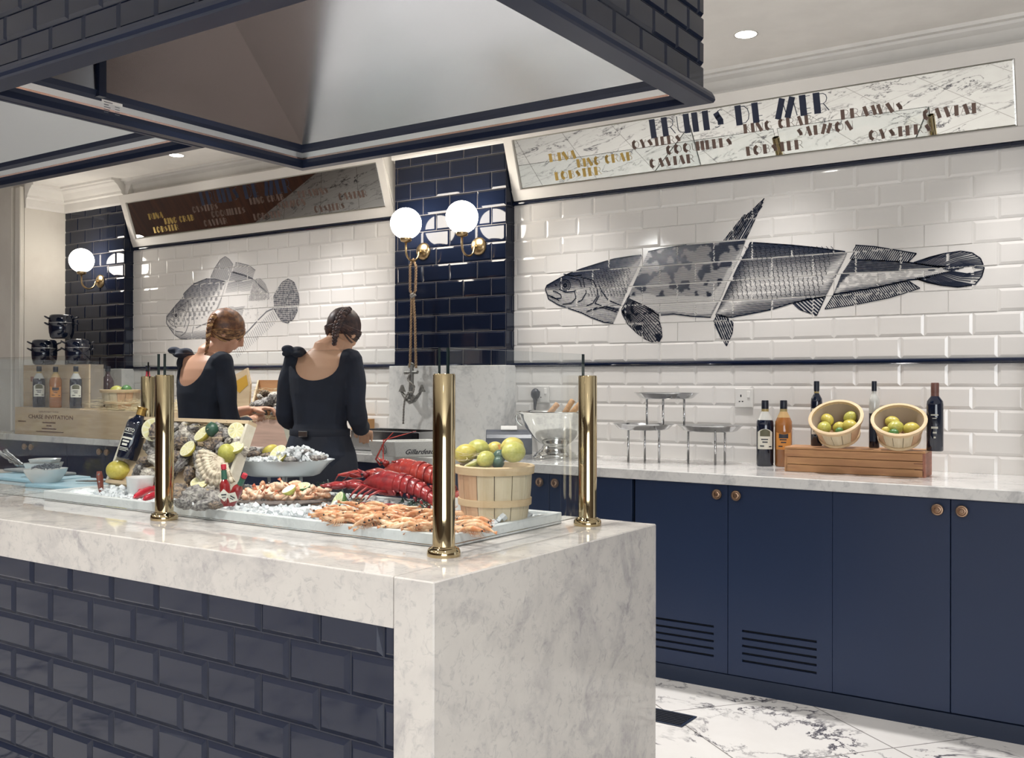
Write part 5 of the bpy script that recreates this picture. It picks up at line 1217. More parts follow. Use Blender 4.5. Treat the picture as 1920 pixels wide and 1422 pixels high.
# ---------------------------------------------------------------- the marble tray full of ice
TX0, TX1, TY0, TY1 = -3.43, -1.585, 2.035, 2.60
t = thing('marble_tray', 'long shallow grey marble tray filled with ice on the island', 'tray', (TX0, TY0, IH+.0008)); W_, D_ = TX1-TX0, TY1-TY0
mb = MB(); hr = .034
mb.box((0, 0, 0), (W_, .022, hr), .002); mb.box((0, D_-.022, 0), (W_, D_, hr), .002); mb.box((0, .022, 0), (.022, D_-.022, hr), .002); mb.box((W_-.022, .022, 0), (W_, D_-.022, hr), .002); mb.box((.02, .02, .001), (W_-.02, D_-.02, .012)); mb.build('tray_body', M['marble_slab'], t)
M['ice'] = mat('crushed_ice', 'f0f3f5', .12, 0, Transmission_Weight=.35, IOR=1.31)
M['ice_bed'] = speck('packed_ice', 'e8ecee', 'cdd4d8', 70, .35, bmp=.8)
def icez(x, y): return .905+.012*mnoise.noise(Vector((x*9, y*9, 0)))+.006*mnoise.noise(Vector((x*40, y*40, 3)))
mb = MB(); mb.grid(lambda u, v: (TX0+.024+(W_-.048)*u, TY0+.024+(D_-.048)*v, icez(TX0+W_*u, TY0+D_*v)-(.012 if min(u, 1-u, v, 1-v) < .001 else 0)), 180, 60)
tag(mb.build('ice_bed', M['ice_bed'], None, True, fix=False), 'bed of crushed ice in the marble tray', 'ice', None, 'stuff')
mb = MB(); r_ = random.Random(8)
def icecube(c, s):
    R = Euler((r_.random()*6, r_.random()*6, r_.random()*6)).to_matrix(); vs = [Vector(c)+R @ Vector((a*s*r_.uniform(.6, 1), b*s*r_.uniform(.6, 1), d*s*r_.uniform(.6, 1))) for a in (-1, 1) for b in (-1, 1) for d in (-1, 1)]
    mb.add(vs, [(0,1,3,2),(4,6,7,5),(0,4,5,1),(2,3,7,6),(0,2,6,4),(1,5,7,3)])
for i in range(1300):
    x, y = r_.uniform(TX0+.22, TX1-.03), TY0+.035+(D_-.06)*r_.random()**1.4; icecube((x, y, icez(x, y)+r_.uniform(0, .007)), r_.uniform(.003, .008))
for (px, py, n, sp_) in ((560, 968, 160, 44), (470, 955, 40, 20), (640, 955, 60, 26), (940, 985, 60, 22), (780, 944, 30, 24), (215, 925, 50, 30), (465, 918, 20, 8), (1000, 975, 24, 14)):
    for i in range(n):
        q = AZ(px+r_.gauss(0, sp_*.5), py+r_.gauss(0, 3), .912)
        if TX0+.03 < q.x < TX1-.02 and TY0+.03 < q.y < TY1-.03: icecube((q.x, q.y, icez(q.x, q.y)+abs(r_.gauss(0, .009))), r_.uniform(.004, .010))
tag(mb.build('ice_cubes', M['ice'], None, fix=False), 'loose clear ice chips scattered over the marble tray', 'ice', None, 'stuff')

# ---------------------------------------------------------------- halved fruit
M['flesh_l'] = mat('lemon_flesh', 'd9d3a0', .3); M['pith'] = mat('citrus_pith', 'e0dcbf', .5); M['flesh_g'] = mat('lime_flesh', 'bccb94', .3)
def half(kind, loc, r, nrm, label, group=None, L_=.95):
    nm = 'halved_lime' if 'lime' in kind else 'halved_lemon'; t = thing(nm, label, 'lime' if 'lime' in kind else 'lemon', loc, 0, group); t.rotation_euler = Vector(nrm).to_track_quat('Z', 'Y').to_euler(); t.scale = (r, r, r)
    MB().lathe([(0, -L_-.08), (.14, -L_), (.42, -L_*.86), (.74, -L_*.60), (.93, -L_*.3), (1, 0), (.985, .008)], 24, cap=False).build('peel', M[kind], t, True)
    MB().lathe([(.985, .008), (0, .006)], 24, cap=False).build('pith', M['pith'], t)
    mb = MB(); n = 9
    for k in range(n):
        a0, a1 = 2*PI*k/n+.05, 2*PI*(k+1)/n-.05; m_ = (a0+a1)/2; pts = [(.10*math.cos(m_), .10*math.sin(m_), .012)]+[(.86*math.cos(a), .86*math.sin(a), .012) for a in (a0+.06, (a0*2+a1)/3, (a0+2*a1)/3, a1-.06)]
        mb.add([(x, y, .03 if i else .02) for i, (x, y, z) in enumerate(pts)], [(0, 1, 2, 3, 4)])
    mb.build('flesh', M['flesh_g' if 'lime' in kind else 'flesh_l'], t, fix=False); return t
TOCAM = (-FH+Vector((0, 0, .15))).normalized()

# ---------------------------------------------------------------- leaning crate of oysters
BL, BR = Vector((-3.43, 2.281, .924)), Vector((-2.735, 2.275, .924)); TL = Vector((-3.43, 2.385, 1.171))
u = (BR-BL).normalized(); v = (TL-BL).normalized(); n_ = u.cross(v).normalized(); CW, CV = (BR-BL).length, (TL-BL).length+.003
M['crate_white'] = wood('whitened_crate_wood', 'd8d2c4', 'c4bca9', .7, .6, 0, .1)
oc_ = open_crate('leaning_crate', 'pale open crate leaning on the ice, holding oysters, lemons and a bottle', BL, u, v, n_, CW, CV, .040, M['pine'], M['crate_white'], .013)
def cp(px, py, c=0):
    d = ray(px, py); o_ = BL+n_*c; k = (o_-CAM).dot(n_)/d.dot(n_); return CAM+d*k
# dark bottle in it
a, b = cp(238, 862, -.012), cp(268, 764, .012); t = thing('bottle', 'dark bottle with gold neck and white print leaning inside the oyster crate', 'bottle', a); t.rotation_euler = (b-a).to_track_quat('Z', 'Y').to_euler(); Lb = (b-a).length; rb = .040
q_ = (b-a).to_track_quat('Z', 'Y'); lc = q_.inverted() @ (-FH); an = math.atan2(lc.y, lc.x)
MB().lathe([(0, 0), (rb*.92, 0), (rb, .006), (rb, Lb*.66), (rb*.92, Lb*.72), (rb*.55, Lb*.78), (rb*.42, Lb*.82), (rb*.40, Lb*.86)], 28).build('body', M['g_dark'], t, True, ang=60)
MB().lathe([(rb*.43, Lb*.84), (rb*.43, Lb*.955), (rb*.50, Lb*.96), (rb*.52, Lb*.985), (rb*.42, Lb), (0, Lb)], 22).build('neck_foil', M['cap_gold'], t, True, ang=50)
mb = MB(); mb.T = Matrix.Rotation(an+PI/2-.35, 4, 'Z')
text_into(mb, 'ACETO', .02, lambda x, y: (rb*1.01*math.sin((x-.022)/rb), -rb*1.01*math.cos((x-.022)/rb), Lb*.50+y), 0, .045)
for a0, a1, q, h_ in ((-.5, .5, .46, .012), (-.62, .62, .36, .035), (-.35, .4, .30, .035), (-.3, .3, .235, .04), (-.55, .5, .19, .01), (-.6, .55, .165, .01), (-.45, .4, .14, .008)):
    mb2 = MB(); arc(mb, rb*1.012, q*Lb, (q+h_)*Lb, a0, a1, 8)
mb.build('white_print', M['label'], t)
G6 = 'oysters in the leaning crate'
for i, (px, py, r, lb) in enumerate(((297, 812, 22, 0), (300, 838, 20, 0), (298, 865, 22, 0), (262, 880, 20, 0), (280, 892, 18, 0), (330, 800, 16, 0), (352, 812, 17, 0), (330, 822, 18, 0), (362, 832, 17, 0), (405, 828, 20, 0), (425, 815, 17, 0), (452, 826, 15, 0), (330, 848, 20, 0), (392, 850, 20, 0), (372, 862, 20, 0), (340, 872, 20, 0), (408, 866, 18, 0), (320, 888, 19, 0), (355, 890, 19, 0), (310, 790, 13, 0), (415, 842, 16, 0), (455, 845, 13, 0), (345, 858, 16, 0), (385, 878, 17, 0), (290, 850, 15, 0), (275, 866, 15, 0), (412, 800, 12, 0), (365, 803, 13, 0), (345, 832, 15, 0), (378, 845, 14, 0), (430, 828, 14, 0), (300, 895, 15, 0), (335, 860, 16, 0), (395, 835, 14, 0), (350, 797, 12, 0), (428, 862, 13, 0), (282, 838, 14, 0), (410, 880, 16, 0), (432, 872, 13, 0), (380, 892, 17, 0))):
    p = cp(px, py, -.022+.02*rnd.random()); oyster(p, sz(r*1.12, p), (rnd.uniform(-.7, .7)+1.0, rnd.uniform(-.7, .7), rnd.random()*6), 'rough grey oyster among the lemons in the leaning crate', G6)
straw('wood_wool', 'wood wool showing between the oysters in the leaning crate', lambda a, b: tuple(cp(292+165*a, 795+8*b+60*a*0, -.05)), 0, 110, .06, .01, 12, .0010)
straw('wood_wool', 'wood wool strands lying over the oysters in the leaning crate', lambda a, b: tuple(cp(285+165*a, 800+80*b, -.006)), 0, 46, .06, .004, 13, .0010)
def rs(px, p): return sz(px, p)
for kind, px, py, r, c, nn, lb in (('lemon', 287, 806, 22, .012, TOCAM, 'halved lemon facing out beside the dark bottle in the leaning crate'), ('lemon', 377, 813, 17, .018, (-.1, -.75, .65), 'halved lemon cut side up next to the dark lime in the leaning crate'),
        ('lemon2', 443, 808, 16, .008, TOCAM, 'round lemon slice face against the right board of the leaning crate'), ('lemon', 351, 841, 17, .022, (.0, -.80, .60), 'halved lemon in the middle of the leaning crate'), ('lemon2', 441, 838, 16, .012, (.2, -.5, .8), 'halved lemon behind the whole one at the right of the leaning crate')):
    p = cp(px, py, c); half(kind, p, rs(r, p), nn, lb)
p = cp(221, 882, -.012); citrus('lemon', p, rs(19, p), (0, PI/2, .4), 'yellow green lemon at the lower left corner of the leaning crate')
p = cp(425, 851, .022); citrus('lemon2', p, rs(17, p), (.5, .4, 0), 'whole yellow lemon at the lower right of the leaning crate')
p = cp(398, 806, .005); citrus('darklime', p, rs(13, p), (.2, 0, 0), 'dark green lime at the top middle of the leaning crate')
p = cp(316, 815, .005); citrus('lime', p, rs(12, p), (1.2, 0, 0), 'green lime beside the brass post in the leaning crate')

# ---------------------------------------------------------------- ramekins, chillies, shell
def ramekin(px, pyb, pyt, hw, label, z=.905, r=0):
    p = place(px, pyb, z, r); R = sz(hw, p); p = p+FH*R*.9; H = zof(px, pyt, p)-z; t = thing('ramekin', label, 'bowl', p)
    MB().lathe([(R*.80, 0), (R*.84, .002), (R*.97, H*.93), (R, H*.97), (R*.99, H), (R*.93, H), (R*.91, H*.9), (R*.78, .006), (0, .006)], 36, cap=False).build('cup', M['china'], t, True, ang=60); return t
ramekin(254, 933, 894, 26, 'white ramekin left of the brass post, by the red chillies')
ramekin(338, 912, 889, 23, 'white ramekin just right of the middle brass post', r=.02)
ramekin(863, 966, 936, 24, 'white ramekin behind the corner brass post, beside the slatted basket', r=0)
M['chilli'] = mat('red_chilli_skin', 'b3182f', .22); M['stalk'] = mat('green_stalk', '4d6b35', .5)
for i, (x0, y0, x1, y1, w, lb) in enumerate(((250, 934, 287, 916, 7.5, 'lowest long red chilli in the bundle by the ramekin'), (258, 926, 288, 906, 6.5, 'topmost red chilli with its stalk up, by the ramekin'), (268, 938, 296, 926, 6.5, 'short red chilli at the bottom right of the bundle'), (262, 930, 297, 914, 7.0, 'red chilli in the middle of the bundle'))):
    z = .917+.006*(i % 3); a, b = AZ(x0, y0, z), AZ(x1, y1, z+.014); c_ = (a+b)/2; d = b-a; w_ = sz(w, c_); t = thing('chilli', lb, 'chilli', c_); nrm2 = Vector((-d.y, d.x, 0)).normalized()
    MB().tube([a-c_, a.lerp(b, .2)-c_+nrm2*.003, a.lerp(b, .5)-c_+nrm2*.005, a.lerp(b, .85)-c_+nrm2*.002, b-c_], [.0012, w_*.7, w_, w_*.95, w_*.35], 12).build('pod', M['chilli'], t, True)
    MB().tube([b-c_, b-c_+d.normalized()*.010+Vector((0, 0, .004)), b-c_+d.normalized()*.016+Vector((0, 0, .012))], [.0035, .0016, .0014], 6).build('stalk', M['stalk'], t, True)
G7 = 'loose oysters at the front of the tray'
for px, py, r, rot, k, lb in ((362, 932, 24, (1.15, .15, .3), 0, 'large round dark oyster standing face on, right of the middle brass post'), (336, 925, 20, (1.0, .4, 1), 2, ''), (392, 917, 18, (.3, .1, .4), 1, ''), (400, 934, 20, (.5, -.3, 2), 0, ''), (418, 925, 17, (.7, .5, 1), 2, ''), (386, 946, 19, (.3, .3, 4), 3, ''), (372, 912, 16, (.4, .2, 3), 2, ''), (345, 945, 17, (.6, .2, 3), 6, ''), (405, 948, 14, (.2, .2, 3), 5, '')):
    p = AZ(px, py, .932); oyster(p, sz(r*1.15, p), rot, lb or 'dark oyster in the loose heap between the middle post and the prawn tray', G7, k)
p = AZ(373, 905, .955); half('lemon', p, sz(16, p), (.35, -.5, .75), 'pale halved lemon lying on the loose oysters behind the middle post')
# big cream shell
M['scallop'] = speck('cream_ribbed_shell', 'c9bda8', '8f7c6c', 60, .6, .52, .66, .5)
cc = AZ(402, 900, .95); t_ = MB(); Rr = sz(46, cc)
def shell(uu, vv):
    th = -1.25+2.5*uu; r = Rr*(.12+.95*vv)*(1+.04*math.cos(th*34)*vv+.04*math.sin(th*5)); z = .030*math.sin(min(1, vv)*PI*.85)+.0035*math.cos(th*34)*vv+.004*math.sin(vv*22)
    return Vector((r*math.sin(th), -r*math.cos(th), z))
t_.grid(shell, 84, 16); o = t_.build('large_shell', M['scallop'], None, True, fix=False); n3 = (-FH+Vector((0, 0, .55))-RH*.1).normalized(); d3 = (-RH*.62-Vector((0, 0, .8))); d3 = (d3-n3*d3.dot(n3)).normalized(); x3 = (-d3).cross(n3)
R3 = Matrix((x3, -d3, n3)).transposed(); o.rotation_euler = R3.to_euler(); o.location = AY(426, 864, 2.235); so = o.modifiers.new('s', 'SOLIDIFY'); so.thickness = .003
tag(o, 'large cream ribbed shell draped over the oysters left of the hot sauce bottles', 'shell')
# hot sauce bottles
M['sauce'] = mat('red_hot_sauce_glass', '84191d', .06, 0, Coat_Weight=.6); M['cap_red'] = mat('red_plastic_cap', 'b52c3c', .35); M['green_lab'] = mat('green_neck_label', '2f5b4a', .5)
for x0, y0, x1, y1, lb in ((424, 947, 419, 871, 'upright small red hot sauce bottle with a green neck label'), (432, 935, 460, 889, 'tilted small red hot sauce bottle beside the prawn tray')):
    a = AZ(424, 950, .915) if x0 == 424 else AZ(432, 945, .93); b = AY(x1, y1, a.y+(.0 if x0 == 424 else .01)); t = thing('hot_sauce_bottle', lb, 'bottle', a); qd = (b-a).to_track_quat('Z', 'Y'); t.rotation_euler = qd.to_euler(); Lb = (b-a).length; rb = .0165
    lc = qd.inverted() @ (-FH); an = math.atan2(lc.y, lc.x)
    MB().lathe([(0, 0), (rb*.9, 0), (rb, .003), (rb, Lb*.50), (rb*.85, Lb*.56), (rb*.5, Lb*.63), (rb*.40, Lb*.68), (rb*.38, Lb*.88)], 20).build('body', M['sauce'], t, True, ang=60)
    MB().lathe([(rb*.56, Lb*.64), (rb*.50, Lb*.86)], 18, cap=False).build('neck_label', M['green_lab'], t, True)
    MB().lathe([(rb*.50, Lb*.88), (rb*.52, Lb*.98), (rb*.45, Lb), (0, Lb)], 18).build('cap', M['cap_red'], t, True, ang=50)
    mb = MB(); mb.T = Matrix.Rotation(an+PI/2, 4, 'Z') @ Matrix.Translation((0, -rb*1.03, Lb*.27)) @ Matrix.Rotation(PI/4, 4, 'Y'); s_ = rb*.85; mb.box((-s_, 0, -s_), (s_, .0008, s_)); lbm = mb.build('diamond_label', M['label'], t)
    mb = MB(); mb.T = Matrix.Rotation(an+PI/2, 4, 'Z'); mb.box((-.008, -rb*1.10, Lb*.27), (.008, -rb*1.06, Lb*.30)); mb.box((-.006, -rb*1.10, Lb*.21), (.006, -rb*1.06, Lb*.23)); mb.build('print', M['print'], lbm)

# ================================================================ PLATTER, PRAWNS, LOBSTERS, LEMON BASKET
# raised steel platter of oysters
yc = 2.50; c0 = AY(529, 862, yc); R = sz(98, c0); zr = c0.z; H = zr-.903
t = thing('raised_platter', 'oval steel platter of oysters and ice raised on legs behind the prawns', 'platter', (c0.x, yc, .903), math.atan2(RH.y, RH.x)); hp = sz(30, c0)
MB().lathe([(0, H-hp), (R*.62, H-hp), (R*.72, H-hp*.88), (R*.90, H-hp*.22), (R, H), (R*1.005, H+.001), (R*.90, H-hp*.12), (R*.70, H-hp*.78), (0, H-hp*.88)], 56, sy=.62).build('dish', M['steel_pale'], t, True, ang=60)
for x, y in ((-.30, .2), (.05, -.1), (.34, .1), (0, .3)): MB().tube([(x*R, y*R, 0), (x*R, y*R, H-hp*.95)], .006, 10).build('leg', M['steel_shiny'], t, True)
mb = MB(); r_ = random.Random(5)
for i in range(800):
    a = r_.random()*2*PI; q = R*.86*math.sqrt(r_.random()); x, y = q*math.cos(a), q*math.sin(a)*.60; h = .010+.042*max(0, 1-abs((x-.02-.035)/R)*1.25)*(1 if x > 0 else .45); c = Vector((c0.x, yc, zr-.006+r_.random()*h))+RH*x+FH*y
    icecube(c, r_.uniform(.003, .0075))
tag(mb.build('platter_ice', M['ice'], None, fix=False), 'crushed ice heaped on the raised steel platter', 'ice', None, 'stuff')
for i, (px, py, r, lb) in enumerate(((452, 858, 15, ''), (476, 856, 18, ''), (470, 846, 13, ''), (505, 858, 16, ''), (528, 856, 19, 'long oyster under the lemon halves on the raised platter'), (560, 862, 15, ''), (590, 861, 12, ''), (500, 847, 15, 'dark green edged oyster beside the lemon halves on the raised platter'), (575, 850, 12, ''), (442, 862, 10, ''), (605, 860, 11, ''), (490, 862, 13, ''), (545, 864, 13, ''))):
    p = AY(px, py-2, yc-.04+.03*(i % 3)); oyster(p, sz(r, p), (rnd.uniform(-.25, .25), rnd.uniform(-.25, .25), rnd.random()*6), lb or 'flat grey oyster on the ice of the raised steel platter', 'oysters on the raised platter', (0, 2, 3, 5)[i % 4])
p = AY(521, 851, yc-.05); half('lemon', p, sz(19, p), (.05, -.80, .55), 'front lemon half facing out on the raised platter')
p = AY(506, 845, yc-.01); half('lemon', p, sz(16, p), (-.5, .1, .45), 'rear lemon half behind the other on the raised platter')

# dark oval tray of peeled prawns
c1 = AZ(527, 943, .906); Rt = sz(103, c1)
t = thing('prawn_tray', 'round dark steel tray heaped with peeled prawns', 'tray', (c1.x, c1.y, .906), math.atan2(RH.y, RH.x)); SY = .62
MB().lathe([(0, 0), (Rt*.86, 0), (Rt*.94, .006), (Rt, .018), (Rt*1.0, .020), (Rt*.93, .010), (Rt*.85, .004), (0, .004)], 56, sy=SY).build('dish', M['steel_dark'], t, True, ang=60)
M['prawn'] = speck('pink_prawn_flesh', 'e3c0a2', 'd6936c', 3.0, .3, .45, .62, .1); M['prawn_pale'] = speck('pale_prawn_flesh', 'e6cfb8', 'd9a887', 3.0, .3, .40, .62, .1); M['prawn_red'] = mat('orange_red_prawn_shell', 'bf6448', .3)
M['prawn_shell'] = speck('orange_striped_prawn_shell', 'd9ad84', 'c07c50', 5.0, .3, .44, .56, .15); M['prawn_shell2'] = speck('pale_orange_prawn_shell', 'e2c2a0', 'cf9568', 5.0, .3, .44, .56, .15); M['eye'] = mat('black_eye', '12141c', .15)
def mesh_of(fn, m, smooth=True):
    mb = MB(); fn(mb); o = mb.build('x', m, None, smooth, fix=False); me = o.data; bpy.data.objects.remove(o); return me
def peeled(curl, seg=10):
    """unit-length curled tail with ridged segments lying on its side in the XY plane"""
    pts, rs = [], []
    for i in range(seg*3+1):
        s = i/(seg*3); a = -curl/2+curl*s; Rr = 1/curl; pts.append((Rr*math.sin(a), Rr*(1-math.cos(a))-Rr*.3, 0)); rs.append(.15*(1-.72*s**1.4)*(1+.07*math.cos(s*seg*.6*2*PI))*(.55+.45*min(1, s*8)))
    return pts, rs
def prawn_kit(curl, m):
    pts, rs = peeled(curl)
    body = mesh_of(lambda mb: mb.tube(pts, rs, 10), m); e = Vector(pts[-1]); d = (e-Vector(pts[-3])).normalized(); n = Vector((-d.y, d.x, 0))
    def fan(mb):
        for k in (-1, -.3, .3, 1): mb.tube([e-d*.02, e+d*.09+n*.04*k, e+d*.17+n*.08*k], [.025, .035, .010], 6, flat=.35)
    return body, mesh_of(fan, M['prawn_red'])
KITS = [prawn_kit(c, M[m]) for c, m in ((3.6, 'prawn'), (4.2, 'prawn_pale'), (2.8, 'prawn_pale'), (3.9, 'prawn_pale'), (3.2, 'prawn'))]
def peeled_prawn(loc, L_, rot, label, group, k):
    t = thing('peeled_prawn', label, 'prawn', loc, 0, group); t.rotation_euler = rot; t.scale = (L_,)*3
    for nm, me in zip(('tail_meat', 'tail_fan'), KITS[k]): o = bpy.data.objects.new(nm, me); COL.objects.link(o); o.parent = t
    return t
r_ = random.Random(21); n_p = 84
for i in range(n_p):
    a = r_.random()*2*PI; q = math.sqrt(r_.random())*.86; x, y = q*Rt*math.cos(a), q*Rt*SY*math.sin(a); hh = .066*(1-q*q)*(.75+.25*x/Rt)
    z = .914+hh*(i/n_p)+.006
    lb = 'peeled pink prawn in the heap on the dark steel tray'
    peeled_prawn(Vector((c1.x, c1.y, z+.004))+RH*x+FH*y, r_.uniform(.058, .074), (r_.uniform(-.5, .5)+(.7 if y < 0 else 0), r_.uniform(-.5, .5), r_.random()*6.3), lb, 'peeled prawns heaped on the dark tray', r_.randrange(5))
p = AZ(568, 913, .963); half('lime', p+Vector((0, .0, .004)), sz(14, p), (.15, -.30, .9), 'green lime half on top of the peeled prawns')
p = AZ(527+14, 918, .961); half('lemon2', p+Vector((0, 0, .002)), sz(14, p), (-.1, -.45, .8), 'pale lemon half beside the lime half on the peeled prawns')
p = AZ(627, 947, .922); half('lime', p+Vector((.005, .005, .010)), sz(21, p), (-.35, -.75, .45), 'large lime half on the ice in front of the lobster claws')

# whole shell-on prawns
def whole_prawn_meshes(bend, mk='prawn_shell'):
    pts, rs = [], []
    n = 26
    for i in range(n+1):
        s = i/n; a = bend*(s-.35); pts.append((s-.5, .10*bend*math.sin(PI*s)*1.0-.02, 0)); seg = 1+.06*math.cos(s*44) if s > .42 else 1
        rs.append(.86*(.018+.085*math.sin(min(1, s/.40)*PI/2) if s < .40 else .103*(1-((s-.40)/.62)**1.5*.75))*seg)
    body = mesh_of(lambda mb: mb.tube(pts, rs, 10, flat=.85), M[mk]); e = Vector(pts[-1]); h = Vector(pts[0])
    def fan(mb):
        for k in (-1, -.35, .35, 1): mb.tube([e-Vector((.02, 0, 0)), e+Vector((.05, .022*k, 0)), e+Vector((.09, .036*k, 0))], [.018, .020, .006], 6, flat=.4)
    def legs(mb):
        for k in range(6):
            x = -.30+.07*k; y0 = .02-.05
            for s in (-1, 1): mb.tube([(x, y0, .03*s), (x-.03, y0-.10, .05*s), (x-.10, y0-.15, .03*s)], [.011, .008, .004], 4)
        for s in (-1, 1): mb.tube([h, h+Vector((-.12, .05, .04*s)), h+Vector((-.05, .16, .10*s)), h+Vector((.25, .26, .14*s))], [.006, .004, .0035, .002], 4)
        mb.tube([h+Vector((.05, .03, 0)), h+Vector((-.08, .05, 0))], [.015, .003], 5)
    def eyes(mb):
        for s in (-1, 1): mb.ell((h.x+.05, h.y+.035, .045*s), (.028, .028, .028), 8, 6)
    return body, mesh_of(fan, M['prawn_shell']), mesh_of(legs, M['prawn_shell']), mesh_of(eyes, M['eye'])
WK = [whole_prawn_meshes(b, mk) for b, mk in ((.6, 'prawn_shell'), (1.2, 'prawn_shell2'), (-.2, 'prawn_shell2'), (.9, 'prawn_shell'))]
def whole_prawn(loc, L_, rot, label, group, k):
    t = thing('whole_prawn', label, 'prawn', loc, 0, group); t.rotation_euler = rot; t.scale = (L_,)*3
    for nm, me in zip(('shell', 'tail_fan', 'legs_and_feelers', 'eyes'), WK[k]): o = bpy.data.objects.new(nm, me); COL.objects.link(o); o.parent = t
cnt = 0; r_ = random.Random(33)
for i in range(80):
    s = r_.random(); px = 612+215*s; row = r_.random(); top = 944+(8 if px > 760 else 0)+max(0, (660-px)*.30); bot = 972+.098*(px-600)
    py = bot-(bot-top)*row*.95; zb = .921+.030*row*(1-abs(2*s-1)**2)*(1-.3*r_.random()); q = AZ(px, min(py+6, bot), zb)
    if q.y > 2.42: continue
    ang = r_.choice((.5, .9, 3.4, 3.7, .1, 2.8, 4.1))+r_.uniform(-.3, .3)
    whole_prawn((q.x, q.y, zb), r_.uniform(.085, .110), (r_.uniform(.6, 2.2), r_.uniform(-.4, .4), ang), 'shell-on orange prawn in the heap at the front of the ice', 'shell-on prawns heaped on the ice', i % 4)
for i, (px, py, a) in enumerate(((870, 966, .4), (888, 985, 3.3), (872, 990, .9), (900, 978, 2.9), (880, 975, 1.2), (896, 992, .2), (866, 978, 3.8), (884, 996, 3.0), (908, 988, 2.6))):
    q = AZ(px, py, .925); whole_prawn(q, .095, (1.3, .1, a), 'shell-on orange prawn on the ice right of the corner brass post', 'shell-on prawns right of the corner post', i % 4)

# lobsters
M['lob'] = speck('red_lobster_shell', '8f2a2c', '651c24', 28, .25, .45, .66, .25); M['lob_o'] = speck('orange_red_lobster_shell', '9c382f', '762527', 30, .25, .42, .66, .25)
def lobster(loc, rz, sc, label, claws, m, ry=0):
    t = thing('lobster', label, 'lobster', loc); t.rotation_euler = (0, ry, rz); t.scale = (sc,)*3
    mb = MB()   # carapace: head at -X
    def car(uu, vv):
        s = uu; th = 2*PI*vv; r = .036*(math.sin(min(1, s*1.35+.12)*PI/2))*(1-.10*max(0, s-.7)/.3); x = -.125+.13*s
        rz_ = r*1.25; g = -.0025*math.exp(-((s-.62)/.03)**2)
        return Vector((x, (r+g)*math.cos(th), .042+(rz_+g)*math.sin(th)*(1 if math.sin(th) > 0 else .75)))
    mb.grid(car, 26, 24); mb.tube([(-.118, 0, .062), (-.14, 0, .070), (-.158, 0, .080)], [.011, .006, .001], 8)
    for k in range(16):
        x = -.11+.10*r_.random(); s = r_.choice((-1, 1)); mb.ell((x, s*.02, .075), (.003, .003, .003), 6, 4)
    mb.build('carapace', m, t, True)
    x, z, a = .004, .044, 0.0
    for k in range(6):     # six overlapping tail segments
        L_ = .024; r = .034-.0030*k; mb = MB(); ca, sa = math.cos(a), math.sin(a)
        def seg(uu, vv):
            th = -.35+(PI+.7)*vv; rr = r*(1+.07*math.sin(uu*PI*.9+.3)); dx = L_*1.18*uu
            px_, pz_ = dx, rr*1.12*math.sin(th)
            return Vector((x+px_*ca-pz_*sa*0, rr*math.cos(th)*1.02, z-px_*sa*1+pz_))
        mb.grid(seg, 5, 16)
        for s in (-1, 1): mb.tube([(x+.008, s*r*.95, z-.010-.02*a), (x+.014, s*r*1.05, z-.024-.02*a)], [.009, .002], 6, flat=.4)
        o = mb.build('tail_segment', m, t, True); so = o.modifiers.new('s', 'SOLIDIFY'); so.thickness = .0018
        x += L_*ca; z -= L_*sa; a += .10
    mb = MB()
    for k in (-1, -.5, 0, .5, 1): mb.tube([(x-.004, .012*k, z), (x+.028, .026*k, z-.008), (x+.052, .040*k, z-.014)], [.008, .013, .004], 8, flat=.3)
    mb.build('tail_fan', m, t, True)
    for s in (-1, 1):
        for k in range(4):
            x0 = -.085+.022*k; MB().tube([(x0, s*.022, .024), (x0-.01-.01*k*0, s*.055, .040-.004*k), (x0-.022, s*.078, .018), (x0-.030, s*.086, .002)], [.006, .0048, .0038, .0012], 7).build('leg', m, t, True)
        MB().tube([(-.132, s*.012, .058), (-.15, s*.016, .075), (-.135-.03*s, s*.03, .13), (-.05, s*.05, .165)] if claws == 'up' else [(-.132, s*.012, .058), (-.17, s*.02, .066), (-.21, s*.03, .055), (-.235, s*.02, .03)], [.0036, .003, .002, .001], 6).build('antenna', m, t, True)
        MB().ell((-.128, s*.014, .066), (.0045, .0045, .0045), 8, 6).build('eye', M['eye'], t, True)
        # claw arm and pincers
        y1 = s*.034; ax = [(-.10, s*.02, .028), (-.135, s*.042, .034), (-.160, s*.040, .030)]
        MB().tube(ax, [.010, .012, .011], 9).build('claw_arm', m, t, True)
        c = Vector((-.165, s*.038, .030)); d = Vector((-1, s*.10 if claws != 'up' else s*.28, -.08)).normalized(); n = d.cross(Vector((0, 0, 1))).normalized()
        mb = MB(); mb.tube([c, c+d*.015, c+d*.040, c+d*.060-n*.004, c+d*.085-n*.010*s, c+d*.100-n*.004*s], [.009, .018, .022, .015, .008, .001], 12, flat=.62); cl = mb.build('claw', m, t, True)
        mb = MB(); mb.tube([c+d*.045+n*.014*s, c+d*.065+n*.019*s, c+d*.088+n*.010*s, c+d*.098+n*.002*s], [.010, .010, .006, .001], 10, flat=.6); mb.build('pincer', m, cl, True)
    return t
pA = AZ(728, 942, .925); lobster(pA+Vector((.02, .02, .006)), .06, 1.06, 'front red lobster, its claws pointing down at the ice beside the lime half', 'down', M['lob'], .05)
pB = AZ(722, 918, .95); lobster(Vector((pA.x+.00, pA.y+.135, .956)), -.04, 1.12, 'rear red lobster behind the other, nearer the standing people', 'up', M['lob_o'], .04)
